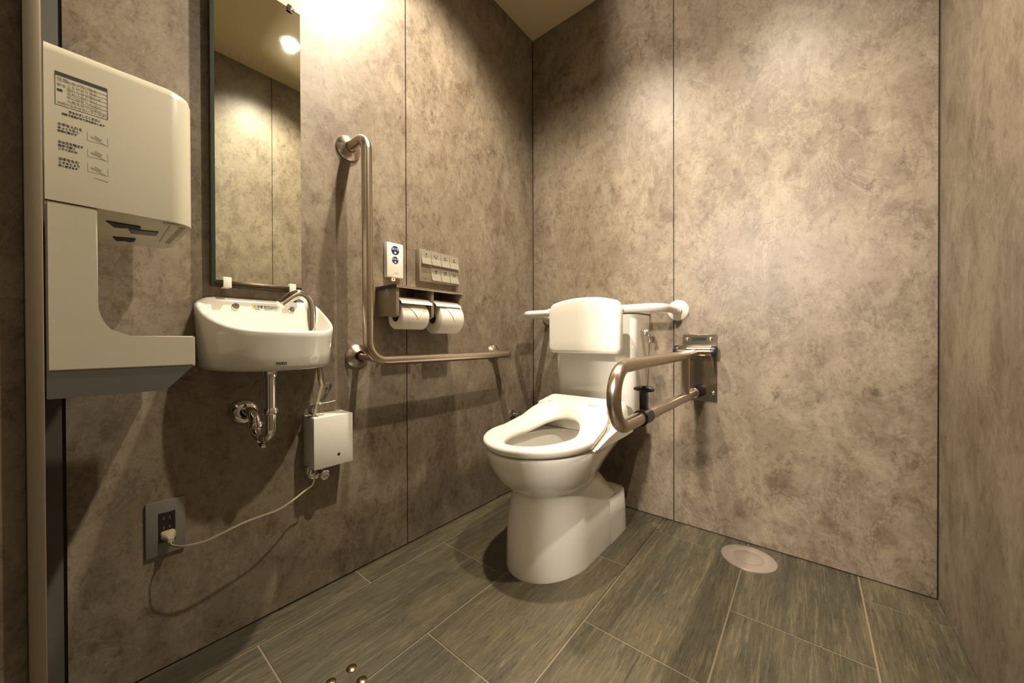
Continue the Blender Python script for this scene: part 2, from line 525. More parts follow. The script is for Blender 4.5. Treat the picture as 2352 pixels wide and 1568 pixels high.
def ceiling():
    bm = bmesh.new()
    # plasterboard with two round cut-outs for the lamps: a grid ring around each hole
    y0, y1 = -3.5, 0.12
    x0, x1 = -0.5, RX+0.6
    R = 0.047; S = 0.09
    def ring(cx, cy):
        n = 32; inner = []; outer = []
        for k in range(n):
            a = 2*PI*(k+0.5)/n; ca, sa = math.cos(a), math.sin(a)
            inner.append(bm.verts.new((cx+R*ca, cy+R*sa, CH)))
            s = S/max(abs(ca), abs(sa))
            outer.append(bm.verts.new((cx+s*ca, cy+s*sa, CH)))
        for k in range(n):
            bm.faces.new((inner[k], inner[(k+1) % n], outer[(k+1) % n], outer[k]))
        # small corner pieces
        for sx in (1, -1):
            for sy in (1, -1):
                near = sorted(outer, key=lambda v: (v.co.x-cx-sx*S)**2+(v.co.y-cy-sy*S)**2)[:2]
                c = bm.verts.new((cx+sx*S, cy+sy*S, CH)); bm.faces.new((near[0], near[1], c))
    ring(*L1); ring(*L2)
    def quad(a, b, c, d):
        if b-a > 1e-6 and d-c > 1e-6:
            bm.faces.new([bm.verts.new(p) for p in ((a, c, CH), (b, c, CH), (b, d, CH), (a, d, CH))])
    quad(x0, x1, y0, L1[1]-S); quad(x0, x1, L1[1]+S, y1)
    quad(x0, L2[0]-S, L1[1]-S, L1[1]+S); quad(L2[0]+S, L1[0]-S, L1[1]-S, L1[1]+S); quad(L1[0]+S, x1, L1[1]-S, L1[1]+S)
    box(bm, x0, x1, y0, y1, CH+0.13, CH+0.16)
    structure(obj('ceiling', bm, M['ceiling'], smooth=False))
ceiling()

# ================================================================= LAMPS
def downlight(pos, label, power):
    x, y = pos
    t = thing('downlight', label, 'ceiling light', (x, y, CH), 'recessed ceiling downlights')
    lathe_bm = lathe(bmesh.new(), (x, y, CH), (0, 0, -1), [(-0.004, 0.0465), (0.0, 0.0465), (0.0, 0.055), (0.003, 0.054), (0.003, 0.045), (-0.002, 0.044), (-0.050, 0.040), (-0.050, 0.0465), (-0.004, 0.0465)])
    obj('trim_ring', lathe_bm, M['lamp_trim'], t)
    b = lathe(bmesh.new(), (x, y, CH), (0, 0, -1), [(-0.030, 0.0), (-0.030, 0.037), (-0.034, 0.039), (-0.048, 0.0)])
    obj('lens', b, M['lamp_disc'], t)
    ld = bpy.data.lights.new('downlight_beam', 'SPOT')
    ld.energy = power; ld.color = LAMP_COLOR; ld.shadow_soft_size = 0.022
    ld.spot_size = math.radians(134); ld.spot_blend = 0.55
    # reflector profile: strongest straight down, weaker towards the edge of the cone
    ld.use_nodes = True
    nt = ld.node_tree; em = nt.nodes['Emission']
    tc = nt.nodes.new('ShaderNodeTexCoord'); sep = nt.nodes.new('ShaderNodeSeparateXYZ')
    ab = nt.nodes.new('ShaderNodeMath'); ab.operation = 'ABSOLUTE'
    cv = nt.nodes.new('ShaderNodeValToRGB'); els = cv.color_ramp.elements
    for k in range(3): els.new(0.5)
    for e, (c, v) in zip(els, ((0.40, 0.28), (0.57, 0.39), (0.72, 0.66), (0.84, 0.92), (0.92, 1.0))):
        e.position = c; e.color = (v, v, v, 1)
    nt.links.new(tc.outputs['Normal'], sep.inputs[0]); nt.links.new(sep.outputs['Z'], ab.inputs[0])
    nt.links.new(ab.outputs[0], cv.inputs['Fac']); nt.links.new(cv.outputs['Color'], em.inputs['Strength'])
    lo = bpy.data.objects.new('downlight_beam', ld); COL.objects.link(lo)
    lo.parent = t; lo.location = (0, 0, -0.012)
    return t
downlight(L1, 'round recessed ceiling downlight nearer the right wall, reflected in the mirror', LAMP_POWER[1])
downlight(L2, 'round recessed ceiling downlight nearer the basin wall, in front of the toilet', LAMP_POWER[2])

# ================================================================= HAND DRYER
def hand_dryer():
    X0, X1 = 0.060, 0.324
    Y0, YS, Y1 = -1.6335, -1.584, -1.4705
    t = thing('hand_dryer', 'cream white C-shaped wall hand dryer with printed instructions on its side, beside the basin', 'hand dryer', ((X0+X1)/2, Y0, 0.686))
    # upper housing with rounded front corners
    pts = [(X0, Y0)]
    r = 0.030
    for k in range(9):
        a = PI - PI/2*k/8*1.0
        pts.append((X0+r+r*math.cos(a), Y1-r+r*math.sin(a)))
    for k in range(9):
        a = PI/2 - PI/2*k/8
        pts.append((X1-r+r*math.cos(a), Y1-r+r*math.sin(a)))
    pts.append((X1, Y0))
    bm = bmesh.new()
    rings = []
    for z, ins in ((0.974, 0.0), (1.188, 0.0), (1.197, 0.0022), (1.2025, 0.008), (1.204, 0.016)):
        ring = []
        for (x, y) in pts:
            cx = (X0+X1)/2
            fx = (x-cx)/((X1-X0)/2); fy = (y-Y0)/(Y1-Y0)
            ring.append((x-ins*fx, y-ins*fy, z))
        rings.append(ring)
    loft(bm, rings, True, True)
    obj('upper_housing', bm, M['dryer'], t, angle=50)
    # air outlets in the underside
    zb = 0.9738
    def under(name, polys, mat, dz=0.0016):
        b = bmesh.new()
        for p in polys: prism(b, p, 'xy', zb-dz, zb+0.004)
        obj(name, b, mat, t, smooth=False)
    under('air_outlet', [[(0.249, -1.572), (0.249, -1.531), (0.222, -1.529), (0.215, -1.538), (0.222, -1.545), (0.214, -1.552), (0.211, -1.561)]], M['void'])
    under('air_outlet', [[(0.118, -1.558), (0.133, -1.528), (0.104, -1.527), (0.088, -1.534), (0.096, -1.541), (0.082, -1.551)]], M['void'])
    under('sensor_window', [[(0.213, -1.543), (0.229, -1.506), (0.191, -1.505), (0.178, -1.538)]], plain('sensor_glass', (0.02, 0.03, 0.06), 0.25))
    bars = [[(0.135, -1.4945), (0.287, -1.4985), (0.287, -1.4965), (0.135, -1.4925)]]
    for k in range(15):
        x = 0.130+k*0.0115
        bars.append([(x, -1.4855), (x, -1.4780), (x+0.004, -1.4780), (x+0.004, -1.4855)])
    bars.append([(0.300, -1.508), (0.312, -1.508), (0.312, -1.488), (0.300, -1.488)])
    under('scale_marks', bars, M['ink_soft'], 0.0006)
    # spine and tray in one L
    prof = [(Y0, 0.726), (Y0, 0.9725), (YS, 0.9725), (YS, 0.83)]
    fr = 0.046; cz = 0.778+fr+0.004; cy = YS+0.034
    n = 10
    for k in range(1, n+1):
        a = PI + PI/2*k/n
        prof.append((cy+0.034*math.cos(a), 0.828+0.050*math.sin(a)))
    prof += [(Y1-0.003, 0.7785), (Y1, 0.776), (Y1, 0.726)]
    bm = bmesh.new(); prism(bm, prof, 'yz', X0, X1)
    es = [e for e in bm.edges if abs(e.verts[0].co.x-e.verts[1].co.x) < 1e-6]
    bmesh.ops.bevel(bm, geom=es, offset=0.0022, segments=2, affect='EDGES')
    obj('spine_and_tray', bm, M['dryer'], t, angle=35)
    bm = bmesh.new()
    prism(bm, [(Y0, 0.7255), (Y0, 0.686), (-1.520, 0.686), (-1.505, 0.690), (-1.4735, 0.7255)], 'yz', X0+0.002, X1-0.001)
    es = [e for e in bm.edges if abs(e.verts[0].co.x-e.verts[1].co.x) < 1e-6 and e.calc_length() < 0.2]
    obj('drip_tray', bm, M['dryer_tray'], t, smooth=False, label='dark grey drip tray')
    # printed panel on the side facing the room
    X = X1+0.0001
    bm = bmesh.new()
    def bar(y0, z0, y1, z1, th):
        d = Vector((0, y1-y0, z1-z0)); n_ = Vector((0, -d.z, d.y)).normalized()*th/2
        a = Vector((X, y0, z0)); b = Vector((X, y1, z1))
        vs = [a-n_, b-n_, b+n_, a+n_]
        lo = [bm.verts.new(v) for v in vs]; hi = [bm.verts.new(v+Vector((0.0003, 0, 0))) for v in vs]
        bm.faces.new(hi)
        for k in range(4): bm.faces.new((lo[k], lo[(k+1) % 4], hi[(k+1) % 4], hi[k]))
    bar(-1.6235, 1.1595, -1.5725, 1.1595, 0.0055)
    bar(-1.6235, 1.114, -1.5725, 1.114, 0.0006)
    bar(-1.6233, 1.157, -1.6233, 1.114, 0.0006); bar(-1.5727, 1.157, -1.5727, 1.114, 0.0006)
    for k in range(6): bar(-1.590, 1.151-0.006*k, -1.5727, 1.151-0.006*k, 0.0003)
    bar(-1.6215, 1.136, -1.6165, 1.136, 0.0035)
    obj('printed_label', bm, M['ink'], t, smooth=False)
    sm = bmesh.new()
    R_, U_ = (0, 1, 0), (0, 0, 1)
    rows = [(-1.6218, 1.1500, 0.0058, '注意'), (-1.6218, 1.1420, 0.0050, '手を'),
            (-1.6125, 1.1495, 0.0046, '水滴が飛び散る'), (-1.6125, 1.1440, 0.0046, 'ことがあります'), (-1.6125, 1.1385, 0.0046, '濡れた手を乾かす'),
            (-1.6125, 1.1330, 0.0046, '以外に使わない'), (-1.6125, 1.1275, 0.0046, '中に物を入れない'), (-1.6125, 1.1220, 0.0046, '火気を近づけない'), (-1.6215, 1.1165, 0.0042, '水受けを外さないでください')]
    for y, z, s, tx in rows: join_text_bm(sm, tx, s, (X, y, z), R_, U_, squash=0.92, bold=0.00008)
    obj('printed_label', sm, M['ink_soft'], t, smooth=False)
    sm = bmesh.new()
    rows = [(-1.6110, 1.1065, 0.0042, '手をかざしてください', 0.74), (-1.6175, 1.1015, 0.0037, '自動で温風が出て手を乾かします', 0.76),
            (-1.6215, 1.0850, 0.0046, '①手を入れる', 0.85), (-1.6215, 1.0800, 0.0040, 'ゆっくり引く', 0.85), (-1.6215, 1.0755, 0.0036, '前後に動かす', 0.85),
            (-1.6212, 1.0590, 0.0046, '②水滴を飛ばす', 0.75), (-1.6212, 1.0540, 0.0040, '両手で軽く', 0.85), (-1.6212, 1.0495, 0.0036, 'こすりあわせ', 0.85),
            (-1.6210, 1.0345, 0.0046, '③手をもむ', 0.85), (-1.6210, 1.0295, 0.0040, 'こするとより', 0.85), (-1.6210, 1.0250, 0.0036, '早く乾きます', 0.85)]
    for y, z, s, tx, q in rows: join_text_bm(sm, tx, s, (X, y, z), R_, U_, squash=q, bold=0.00012)
    obj('printed_instructions', sm, M['ink'], t, smooth=False)
    bm = bmesh.new()
    for k, z in enumerate((1.0800, 1.0560, 1.0330)):
        bar(-1.5930, z-0.006, -1.5930, z+0.007, 0.0004); bar(-1.5725, z-0.007, -1.5725, z+0.005, 0.0005)
        bar(-1.5930, z-0.006, -1.5760, z-0.006, 0.0004); bar(-1.5900, z+0.001, -1.5800, z-0.003, 0.0022)
        bar(-1.5860, z+0.0035, -1.5790, z-0.0005, 0.0018 if k != 1 else 0.0045)
        bar(-1.5800, z-0.004, -1.5740, z-0.007, 0.0012)
    bar(-1.5870, 1.0195, -1.5725, 1.0175, 0.0011)
    obj('pictograms', bm, M['ink_soft'], t, smooth=False)
hand_dryer()

# ================================================================= MIRROR
def mirror():
    y0, y1, z0, z1 = -1.3845, -1.1815, 0.9205, 1.717
    t = thing('wall_mirror', 'tall narrow frameless mirror clipped to the stone wall above the basin', 'mirror', (0, (y0+y1)/2, z0))
    bm = bev_box(0.004, 0.0262, y0-0.0045, y0+0.0035, z0-0.013, z1)
    obj('side_channel', bm, M['glass_edge'], t, smooth=False, label='dark side channel')
    bm = bev_box(0.006, 0.0285, y0+0.001, y1, z0-0.0135, z0, bev=0.003, seg=2)
    obj('bottom_rail', bm, M['dark_rail'], t)
    bm = bev_box(0.006, 0.0210, y0, y1, z0, z1)
    obj('backing', bm, M['glass_edge'], t, smooth=False, label='dark backing board edge')
    bm = bev_box(0.0212, 0.0250, y0+0.001, y1-0.001, z0+0.001, z1-0.001, bev=0.0008, seg=1)
    obj('glass', bm, M['mirror'], t, smooth=False)
    for y, z, s in ((-1.3585, z0, -1), (-1.2085, z0, -1), (-1.3585, z1, 1), (-1.2085, z1, 1)):
        b = bmesh.new()
        zl_, zh_ = (z-0.0165, z-0.0137) if s < 0 else (z+0.0005, z+0.0035)
        box(b, 0.0, 0.0315, y-0.0085, y+0.0085, zl_, zh_, bev=0.0008, seg=1)
        box(b, 0.0287, 0.0320, y-0.0085, y+0.0085, (zl_ if s < 0 else z-0.013), (z+0.010 if s < 0 else z+0.0035), bev=0.001, seg=2)
        obj('mirror_clip', b, M['plastic'] if s < 0 else M['chrome'], t, label='white plastic clip' if s < 0 else 'chrome clip')
mirror()

# ================================================================= WASH BASIN
BC, BA, BD = -1.2695, 0.1505, 0.222   # centre y, half width, depth
def basin_outline(scale=1.0, inset=0.0, dep=None, n=2.25, N=64, x0=0.002):
    D = (dep if dep is not None else BD*scale) - inset
    A = BA*scale - inset
    pts = []
    for k in range(N+1):
        a = PI*k/N                     # front half, from +y side round to -y side
        c, s = math.cos(a), math.sin(a)
        y = BC + A*math.copysign(abs(c)**(2/n), c)
        x = x0 + (D-x0)*abs(s)**(2/n)
        pts.append((x, y))
    return pts
def rim_z(x, y=BC):
    s = max(0.0, min(1.0, x/BD))
    e = max(0.0, (abs(y-BC)/BA-0.76)/0.24)
    return 0.793 + 0.092*(1-s)**1.8 - 0.024*min(e, 1.0)**2*(1-s)**2
def wash_basin():
    t = thing('wash_basin', 'small white ceramic half-round wash basin with a sloping rim hung on the wall', 'basin', (0, BC, 0.695))
    N = 64
    def close(pts, x0, m=16):
        a, b = pts[-1], pts[0]
        return pts + [(x0, a[1]+(b[1]-a[1])*k/m) for k in range(1, m)]
    outer_top = close(basin_outline(1.0), 0.002)
    rings = []
    zb = 0.6965
    def ring(pts, zf): return [(x, y, zf(x, y)) for x, y in pts]
    bot = close(basin_outline(0.90), 0.002)
    rings.append(ring(close(basin_outline(0.90, 0.010), 0.002), lambda x, y: zb))
    rings.append(ring(close(basin_outline(0.925, 0.002), 0.002), lambda x, y: zb+0.003))
    rings.append(ring(close(basin_outline(0.945), 0.002), lambda x, y: zb+0.013))
    for f in (0.3, 0.6, 0.85):
        rings.append(ring(close(basin_outline(0.945+0.055*f), 0.002), lambda x, y, f=f: zb+0.013+(rim_z(x, y)-0.004-zb-0.013)*f))
    rings.append(ring(outer_top, lambda x, y: rim_z(x, y)-0.006))
    rings.append(ring(close(basin_outline(1.0, 0.002), 0.003), lambda x, y: rim_z(x, y)-0.001))
    rings.append(ring(close(basin_outline(1.0, 0.006), 0.007), lambda x, y: rim_z(x, y)+0.0005))
    rings.append(ring(close(basin_outline(1.0, 0.010, x0=0.012), 0.012), lambda x, y: rim_z(x, y)-0.002))
    rings.append(ring(close(basin_outline(1.0, 0.0125, x0=0.0145), 0.0145), lambda x, y: rim_z(x, y)-0.010))
    rings.append(ring(close(basin_outline(0.93, 0.013, x0=0.020), 0.020), lambda x, y: 0.770+(rim_z(x, y)-0.77)*0.25))
    rings.append(ring(close(basin_outline(0.84, 0.018, x0=0.032), 0.032), lambda x, y: 0.742))
    rings.append(ring(close(basin_outline(0.60, 0.022, x0=0.050), 0.050), lambda x, y: 0.728))
    rings.append(ring(close(basin_outline(0.30, 0.020, x0=0.075, dep=0.16), 0.075), lambda x, y: 0.724))
    bm = bmesh.new(); loft(bm, rings, True, True)
    obj('bowl', bm, M['ceramic'], t, angle=60)
    # deck the spout stands on, chrome spout
    path = fillet([(0.112, -1.192, 0.735), (0.112, -1.192, 0.905), (0.112, -1.218, 0.905), (0.114, -1.268, 0.862)], [0.030, 0.030], 10)
    path = catmull([(0.112, -1.193, 0.730), (0.112, -1.193, 0.80), (0.112, -1.193, 0.855), (0.112, -1.200, 0.880), (0.112, -1.2185, 0.893), (0.113, -1.236, 0.888), (0.114, -1.250, 0.877), (0.115, -1.2655, 0.864)], 8)
    bm = tube(bmesh.new(), path, 0.0122, 28)
    lathe(bm, (0.112, -1.193, 0.728), (0, 0, 1), [(0, 0.0), (0, 0.018), (0.008, 0.017), (0.010, 0.012)])
    sp = obj('spout', bm, M['chrome'], t)
    d = (Vector(path[-1])-Vector(path[-3])).normalized()
    bm = lathe(bmesh.new(), path[-1], d, [(-0.001, 0.0124), (0.003, 0.0128), (0.004, 0.0118), (0.003, 0.0095), (0.001, 0.0)])
    obj('outlet_ring', bm, M['chrome'], sp)
    for y in (-1.3385, -1.2065):
        bm = lathe(bmesh.new(), (0.0135, y, 0.8585), (1, 0, 0), [(0, 0.0085), (0.003, 0.0085), (0.0045, 0.0070), (0.0045, 0.0030), (0.0035, 0.0)])
        obj('overflow_cap', bm, M['chrome'], t, label='chrome cap')
    bm = lathe(bmesh.new(), (0.125, BC, 0.7235), (0, 0, 1), [(0, 0.020), (0.003, 0.019), (0.003, 0.012), (0.001, 0.0)])
    obj('drain_strainer', bm, M['chrome'], t)
    bm = bev_box(0.0142, 0.0152, -1.302, -1.247, 0.850, 0.8655)
    st = obj('caution_sticker', bm, M['sticker'], t, smooth=False, label='white and yellow printed caution sticker')
    bm = bev_box(0.0151, 0.0154, -1.3015, -1.2935, 0.8575, 0.8650)
    obj('yellow_patch', bm, M['yellow'], st, smooth=False)
    text('caution_text', '⚠注意', 0.0075, (0.0155, -1.3015, 0.8582), (0, 1, 0), (0, 0, 1), M['ink'], st)
    text('caution_text', '自動水栓のため手を近づ\nけると水が出ます センサー\nにさわらないでください', 0.0042, (0.0153, -1.2755, 0.8605), (0, 1, 0), (0, 0, 1), M['ink'], st, squash=0.75)
    text('caution_text', '飲用禁止', 0.0032, (0.0153, -1.2955, 0.8525), (0, 1, 0), (0, 0, 1), M['ink'], st)
    # maker's lettering on the front of the bowl
    yl = -1.2975; nrm = Vector((1, 0, 0))
    n = 2.25; A = BA*0.9475; D = BD*0.9475
    def xo(y): return 0.002+(D-0.002)*(1-abs((y-BC)/A)**n)**(1/n)
    text('maker_logo', 'TOTO', 0.0078, (xo(yl-0.010)+0.0012, yl-0.0105, 0.7130), (xo(yl+0.010)-xo(yl-0.010), 0.020, 0), (0.10, 0, 1), M['ink'], t, bold=0.0004)
wash_basin()

def drain_pipe():
    t = thing('drain_pipe', 'chrome U-bend drain pipe under the basin running into the wall', 'pipe', (0, -1.31, 0.505))
    x1, y1 = 0.118, -1.2935; x2, y2 = 0.058, -1.3090
    bm = lathe(bmesh.new(), (x1, y1, 0.697), (0, 0, -1), [(0, 0.010), (0, 0.018), (0.006, 0.018), (0.010, 0.0155), (0.019, 0.0155), (0.020, 0.0125)])
    obj('tailpiece_nut', bm, M['chrome'], t)
    path = fillet([(x1, y1, 0.69), (x1, y1, 0.520), (x2, y2, 0.520), (x2, y2, 0.5825), (0.0, -1.3185, 0.5825)], [0.031, 0.031, 0.028], 12)
    bm = tube(bmesh.new(), path, 0.0128, 24)
    obj('pipe', bm, M['chrome'], t)
    for z, (x, y) in ((0.594, (x1, y1)), (0.553, (x2, y2))):
        bm = lathe(bmesh.new(), (x, y, z), (0, 0, -1), [(-0.006, 0.0130), (-0.006, 0.0165), (0.0, 0.0185), (0.006, 0.0185), (0.010, 0.0150), (0.010, 0.0128)], seg=28)
        obj('coupling_nut', bm, M['chrome'], t)
    bm = lathe(bmesh.new(), (0.0005, -1.3185, 0.5800), (1, 0, 0), [(0, 0.013), (0, 0.0335), (0.004, 0.0335), (0.012, 0.028), (0.016, 0.020), (0.016, 0.0130)])
    obj('wall_flange', bm, M['chrome'], t)
    bm = lathe(bmesh.new(), ((x1+x2)/2, (y1+y2)/2, 0.4965), (0, 0, 1), [(0, 0.0), (0, 0.008), (0.004, 0.009), (0.010, 0.009)], seg=6)
    obj('cleanout_plug', bm, M['chrome'], t)
drain_pipe()

# ================================================================= FAUCET CONTROL BOX
def control_box():
    t = thing('faucet_control_box', 'plain white rectangular tap control box on the wall below the basin', 'box', (0, -1.115, 0.395))
    bm = bev_box(0.001, 0.0765, -1.1725, -1.0585, 0.3965, 0.5455, bev=0.0012, seg=2)
    obj('casing', bm, M['plastic'], t)
    bm = lathe(bmesh.new(), (0.0764, -1.102, 0.4275), (1, 0, 0), [(0, 0.0045), (0.0006, 0.0040), (0.0006, 0.0)], seg=20)
    obj('screw_hole', bm, M['void'], t)
    bm = bev_box(0.03, 0.055, -1.172, -1.150, 0.5454, 0.5475, bev=0.0006, seg=1)
    obj('cable_grommet', bm, M['grey_trim'], t)
control_box()

def hose_and_wire():
    path = catmull([(0.045, -1.146, 0.700), (0.047, -1.1445, 0.66), (0.048, -1.140, 0.635), (0.048, -1.147, 0.605), (0.048, -1.155, 0.572), (0.046, -1.161, 0.5466)], 8)
    bm = tube(bmesh.new(), path, 0.0050, 16)
    h = obj('water_hose', bm, M['hose'], None)
    tagp(h, 'tan water hose running from under the basin into the top of the white box', 'hose')
    loops = []
    bm = bmesh.new()
    for k in range(3):
        o = 0.0025*k
        loops = catmull([(0.040+o, -1.139, 0.70), (0.041, -1.131+o, 0.668), (0.044+o, -1.129, 0.640), (0.049+o, -1.113-o, 0.640-o), (0.051, -1.112-o, 0.625), (0.050+o, -1.130, 0.602-o),
                         (0.050, -1.149, 0.585), (0.046+o, -1.170+o, 0.576), (0.042+o, -1.172+o, 0.560), (0.047, -1.163, 0.553+o), (0.050, -1.150, 0.578), (0.050, -1.131, 0.608-o), (0.049, -1.121-o, 0.628)], 7)
        tube(bm, loops if k == 0 else loops[16:], 0.0013, 10)
    wobj = obj('coiled_wire', bm, M['dark_wire'], None)
    tagp(wobj, 'thin dark sensor wire looped and bundled beside the tan hose under the basin', 'wire')
    bm = lathe(bmesh.new(), (0.0475, -1.150, 0.583), (0, 0.18, 1), [(-0.002, 0.0058), (-0.002, 0.0075), (0.002, 0.0075), (0.002, 0.0058), (-0.002, 0.0058)], seg=20)
    box(bm, 0.0545, 0.0590, -1.151, -1.145, 0.580, 0.587, bev=0.0005, seg=1)
    tube(bm, [(0.056, -1.146, 0.5830), (0.055, -1.120, 0.584), (0.053, -1.101, 0.586)], 0.0012, 8)
    tie = obj('cable_tie', bm, M['sticker'], None)
    tagp(tie, 'white cable tie with a long tail just above the white tap control box', 'cable tie')
hose_and_wire()

def chrome_valve():
    t = thing('stop_valve', 'dim chrome shut-off valve on the wall directly under the white box', 'valve', (0, -1.14, 0.345))
    bm = lathe(bmesh.new(), (0.0005, -1.137, 0.372), (1, 0, 0), [(0, 0.012), (0, 0.027), (0.003, 0.027), (0.009, 0.020), (0.010, 0.0095), (0.052, 0.0095), (0.052, 0.0)])
    obj('wall_flange', bm, M['chrome'], t)
    bm = lathe(bmesh.new(), (0.052, -1.137, 0.372), (1, 0, 0), [(-0.004, 0.013), (0.003, 0.014), (0.014, 0.014), (0.016, 0.011), (0.016, 0.0075), (0.012, 0.0)], seg=12)
    obj('handle', bm, M['chrome'], t)
    bm = tube(bmesh.new(), fillet([(0.030, -1.146, 0.372), (0.030, -1.170, 0.372), (0.030, -1.170, 0.396)], 0.012, 6), 0.0072, 14)
    lathe(bm, (0.030, -1.170, 0.378), (0, 0, 1), [(0, 0.0075), (0, 0.011), (0.012, 0.011), (0.012, 0.0075)], seg=6)
    obj('outlet_elbow', bm, M['chrome'], t)
chrome_valve()

# ================================================================= OUTLET, PLUG AND CORD
def outlet():
    t = thing('wall_outlet', 'grey rectangular wall outlet plate with a black socket low on the left wall', 'outlet', (0, -1.4725, 0.270))
    bm = bev_box(0.0, 0.007, -1.5065, -1.4385, 0.272, 0.397, bev=0.001, seg=2)
    pl = obj('cover_plate', bm, M['grey_plate'], t)
    bm = bev_box(0.0065, 0.0085, -1.4855, -1.4565, 0.300, 0.3695, bev=0.0006, seg=1)
    so = obj('socket', bm, M['navy'] if False else M['black'], t, label='black socket insert')
    bm = bmesh.new()
    for z in (0.356, 0.335):
        for y in (-1.4765, -1.4665): box(bm, 0.0084, 0.0088, y-0.0009, y+0.0009, z-0.0035, z+0.0035)
    obj('socket_slots', bm, M['grey_plate'], so, smooth=False)
outlet()

def plug_cord():
    t = thing('power_cord', 'cream two-core power cord plugged into the grey wall outlet, rising to the box', 'power cord', (0.01, -1.468, 0.30))
    bm = bmesh.new()
    ra = []
    for x, hy, hz in ((0.0088, 0.0125, 0.0085), (0.016, 0.0125, 0.0085), (0.019, 0.0105, 0.0075), (0.028, 0.0065, 0.0060), (0.034, 0.0050, 0.0045)):
        cy, cz = -1.470+0.1*(x-0.0088), 0.3185-0.35*(x-0.0088)
        ra.append([(x, cy+sy*hy*cu, cz+sz*hz*cv) for sy, sz, cu, cv in ((-1, -1, .7, 1), (1, -1, .7, 1), (1, -1, 1, .6), (1, 1, 1, .6), (1, 1, .7, 1), (-1, 1, .7, 1), (-1, 1, 1, .6), (-1, -1, 1, .6))])
    loft(bm, ra, True, True)
    obj('plug', bm, M['cream_cord'], t)
    pts = [(0.033, -1.4675, 0.309), (0.048, -1.4693, 0.3067), (0.060, -1.4629, 0.3042), (0.075, -1.4496, 0.3037), (0.088, -1.4176, 0.3052), (0.095, -1.3827, 0.3143), (0.095, -1.3441, 0.3219), (0.090, -1.3060, 0.3220), (0.082, -1.2642, 0.3210), (0.070, -1.2232, 0.3301), (0.058, -1.1906, 0.3404), (0.062, -1.1720, 0.3520), (0.060, -1.1640, 0.3750), (0.058, -1.1600, 0.397)]
    bm = bmesh.new()
    p = catmull(pts, 7)
    tube(bm, [q+Vector((0, 0, 0.0011)) for q in p], 0.0013, 10)
    tube(bm, [q-Vector((0, 0, 0.0011)) for q in p], 0.0013, 10)
    obj('cord', bm, M['cream_cord'], t)
plug_cord()

# ================================================================= L-SHAPED GRAB BAR
def rail_flange(bm, p, ax, R=0.040, r=0.017):
    lathe(bm, p, ax, [(0.0003, r*0.6), (0.0003, R), (0.004, R), (0.007, R*0.955), (0.018, R*0.52), (0.020, r*1.02)], seg=40)

def grab_bar():
    t = thing('grab_bar', 'brushed steel L-shaped grab bar, upright and horizontal leg, on the left wall', 'grab bar', (0, -1.03, 0.66))
    X = 0.1165; R = 0.0160
    path = fillet([(0.012, -1.0305, 1.397), (X, -1.0305, 1.397), (X, -1.0275, 0.7035), (X, -0.330, 0.7035), (0.012, -0.330, 0.7060)], [0.042, 0.062, 0.040], 14)
    bm = tube(bmesh.new(), path, R, 28)
    obj('rail', bm, M['steel'], t)
    for k, (y, z) in enumerate(((-1.0305, 1.397), (-1.004, 0.7165), (-0.3300, 0.7060))):
        bm = bmesh.new(); rail_flange(bm, (0, y, z), (1, 0, 0))
        f = obj('wall_flange', bm, M['steel'], t)
        if k == 1:
            b = tube(bmesh.new(), [(0.015, y, z), (0.085, y, z-0.003), (X, y+(0.004 if k == 1 else -0.004), z-0.010)], 0.0105, 20)
            obj('bracket_stem', b, M['steel'], t)
    return t
grab_bar()

# ================================================================= WALL CONTROLS
def sound_unit():
    t = thing('sound_unit', 'slim white wall unit with two round navy stickers, beside the grab bar', 'wall unit', (0, -0.87, 0.985))
    bm = bev_box(0.0, 0.0225, -0.9040, -0.8385, 0.9945, 1.1165, bev=0.0018, seg=2)
    c = obj('casing', bm, M['plastic'], t)
    bm = bmesh.new()
    pts = [(-0.884, 0.9955), (-0.870, 0.9955), (-0.870, 0.984), (-0.873, 0.9805), (-0.881, 0.9805), (-0.884, 0.984)]
    prism(bm, pts, 'yz', 0.012, 0.0195)
    tb = obj('mounting_tab', bm, M['plastic'], t, smooth=False)
    bm = lathe(bmesh.new(), (0.0194, -0.877, 0.9865), (1, 0, 0), [(0, 0.0026), (0.0006, 0.0024), (0.0007, 0)], seg=14)
    obj('screw', bm, M['ink'], tb)
    for z, r, tx in ((1.0905, 0.0160, '流す音'), (1.0555, 0.0130, '止める')):
        bm = lathe(bmesh.new(), (0.0224, -0.8715, z), (1, 0, 0), [(0, r), (0.0007, r-0.0003), (0.0008, 0)], seg=36)
        s = obj('round_sticker', bm, M['navy'], t, label='round navy blue sticker')
        text('sticker_text', tx, r*0.60, (0.0234, -0.8715, z+r*0.08), (0, 1, 0), (0, 0, 1), M['ink_white'], s, align='CENTER', bold=0.0001)
        bm = lathe(bmesh.new(), (0.0231, -0.8715, z-r*0.52), (1, 0, 0), [(0, r*0.26), (0.0004, r*0.24), (0.0005, 0)], seg=14)
        obj('hand_symbol', bm, M['ink_white'], s)
    text('maker_name', 'TOTO', 0.0055, (0.0226, -0.8665, 1.007), (0, 1, 0), (0, 0, 1), M['ink_soft'], t, align='CENTER')
sound_unit()

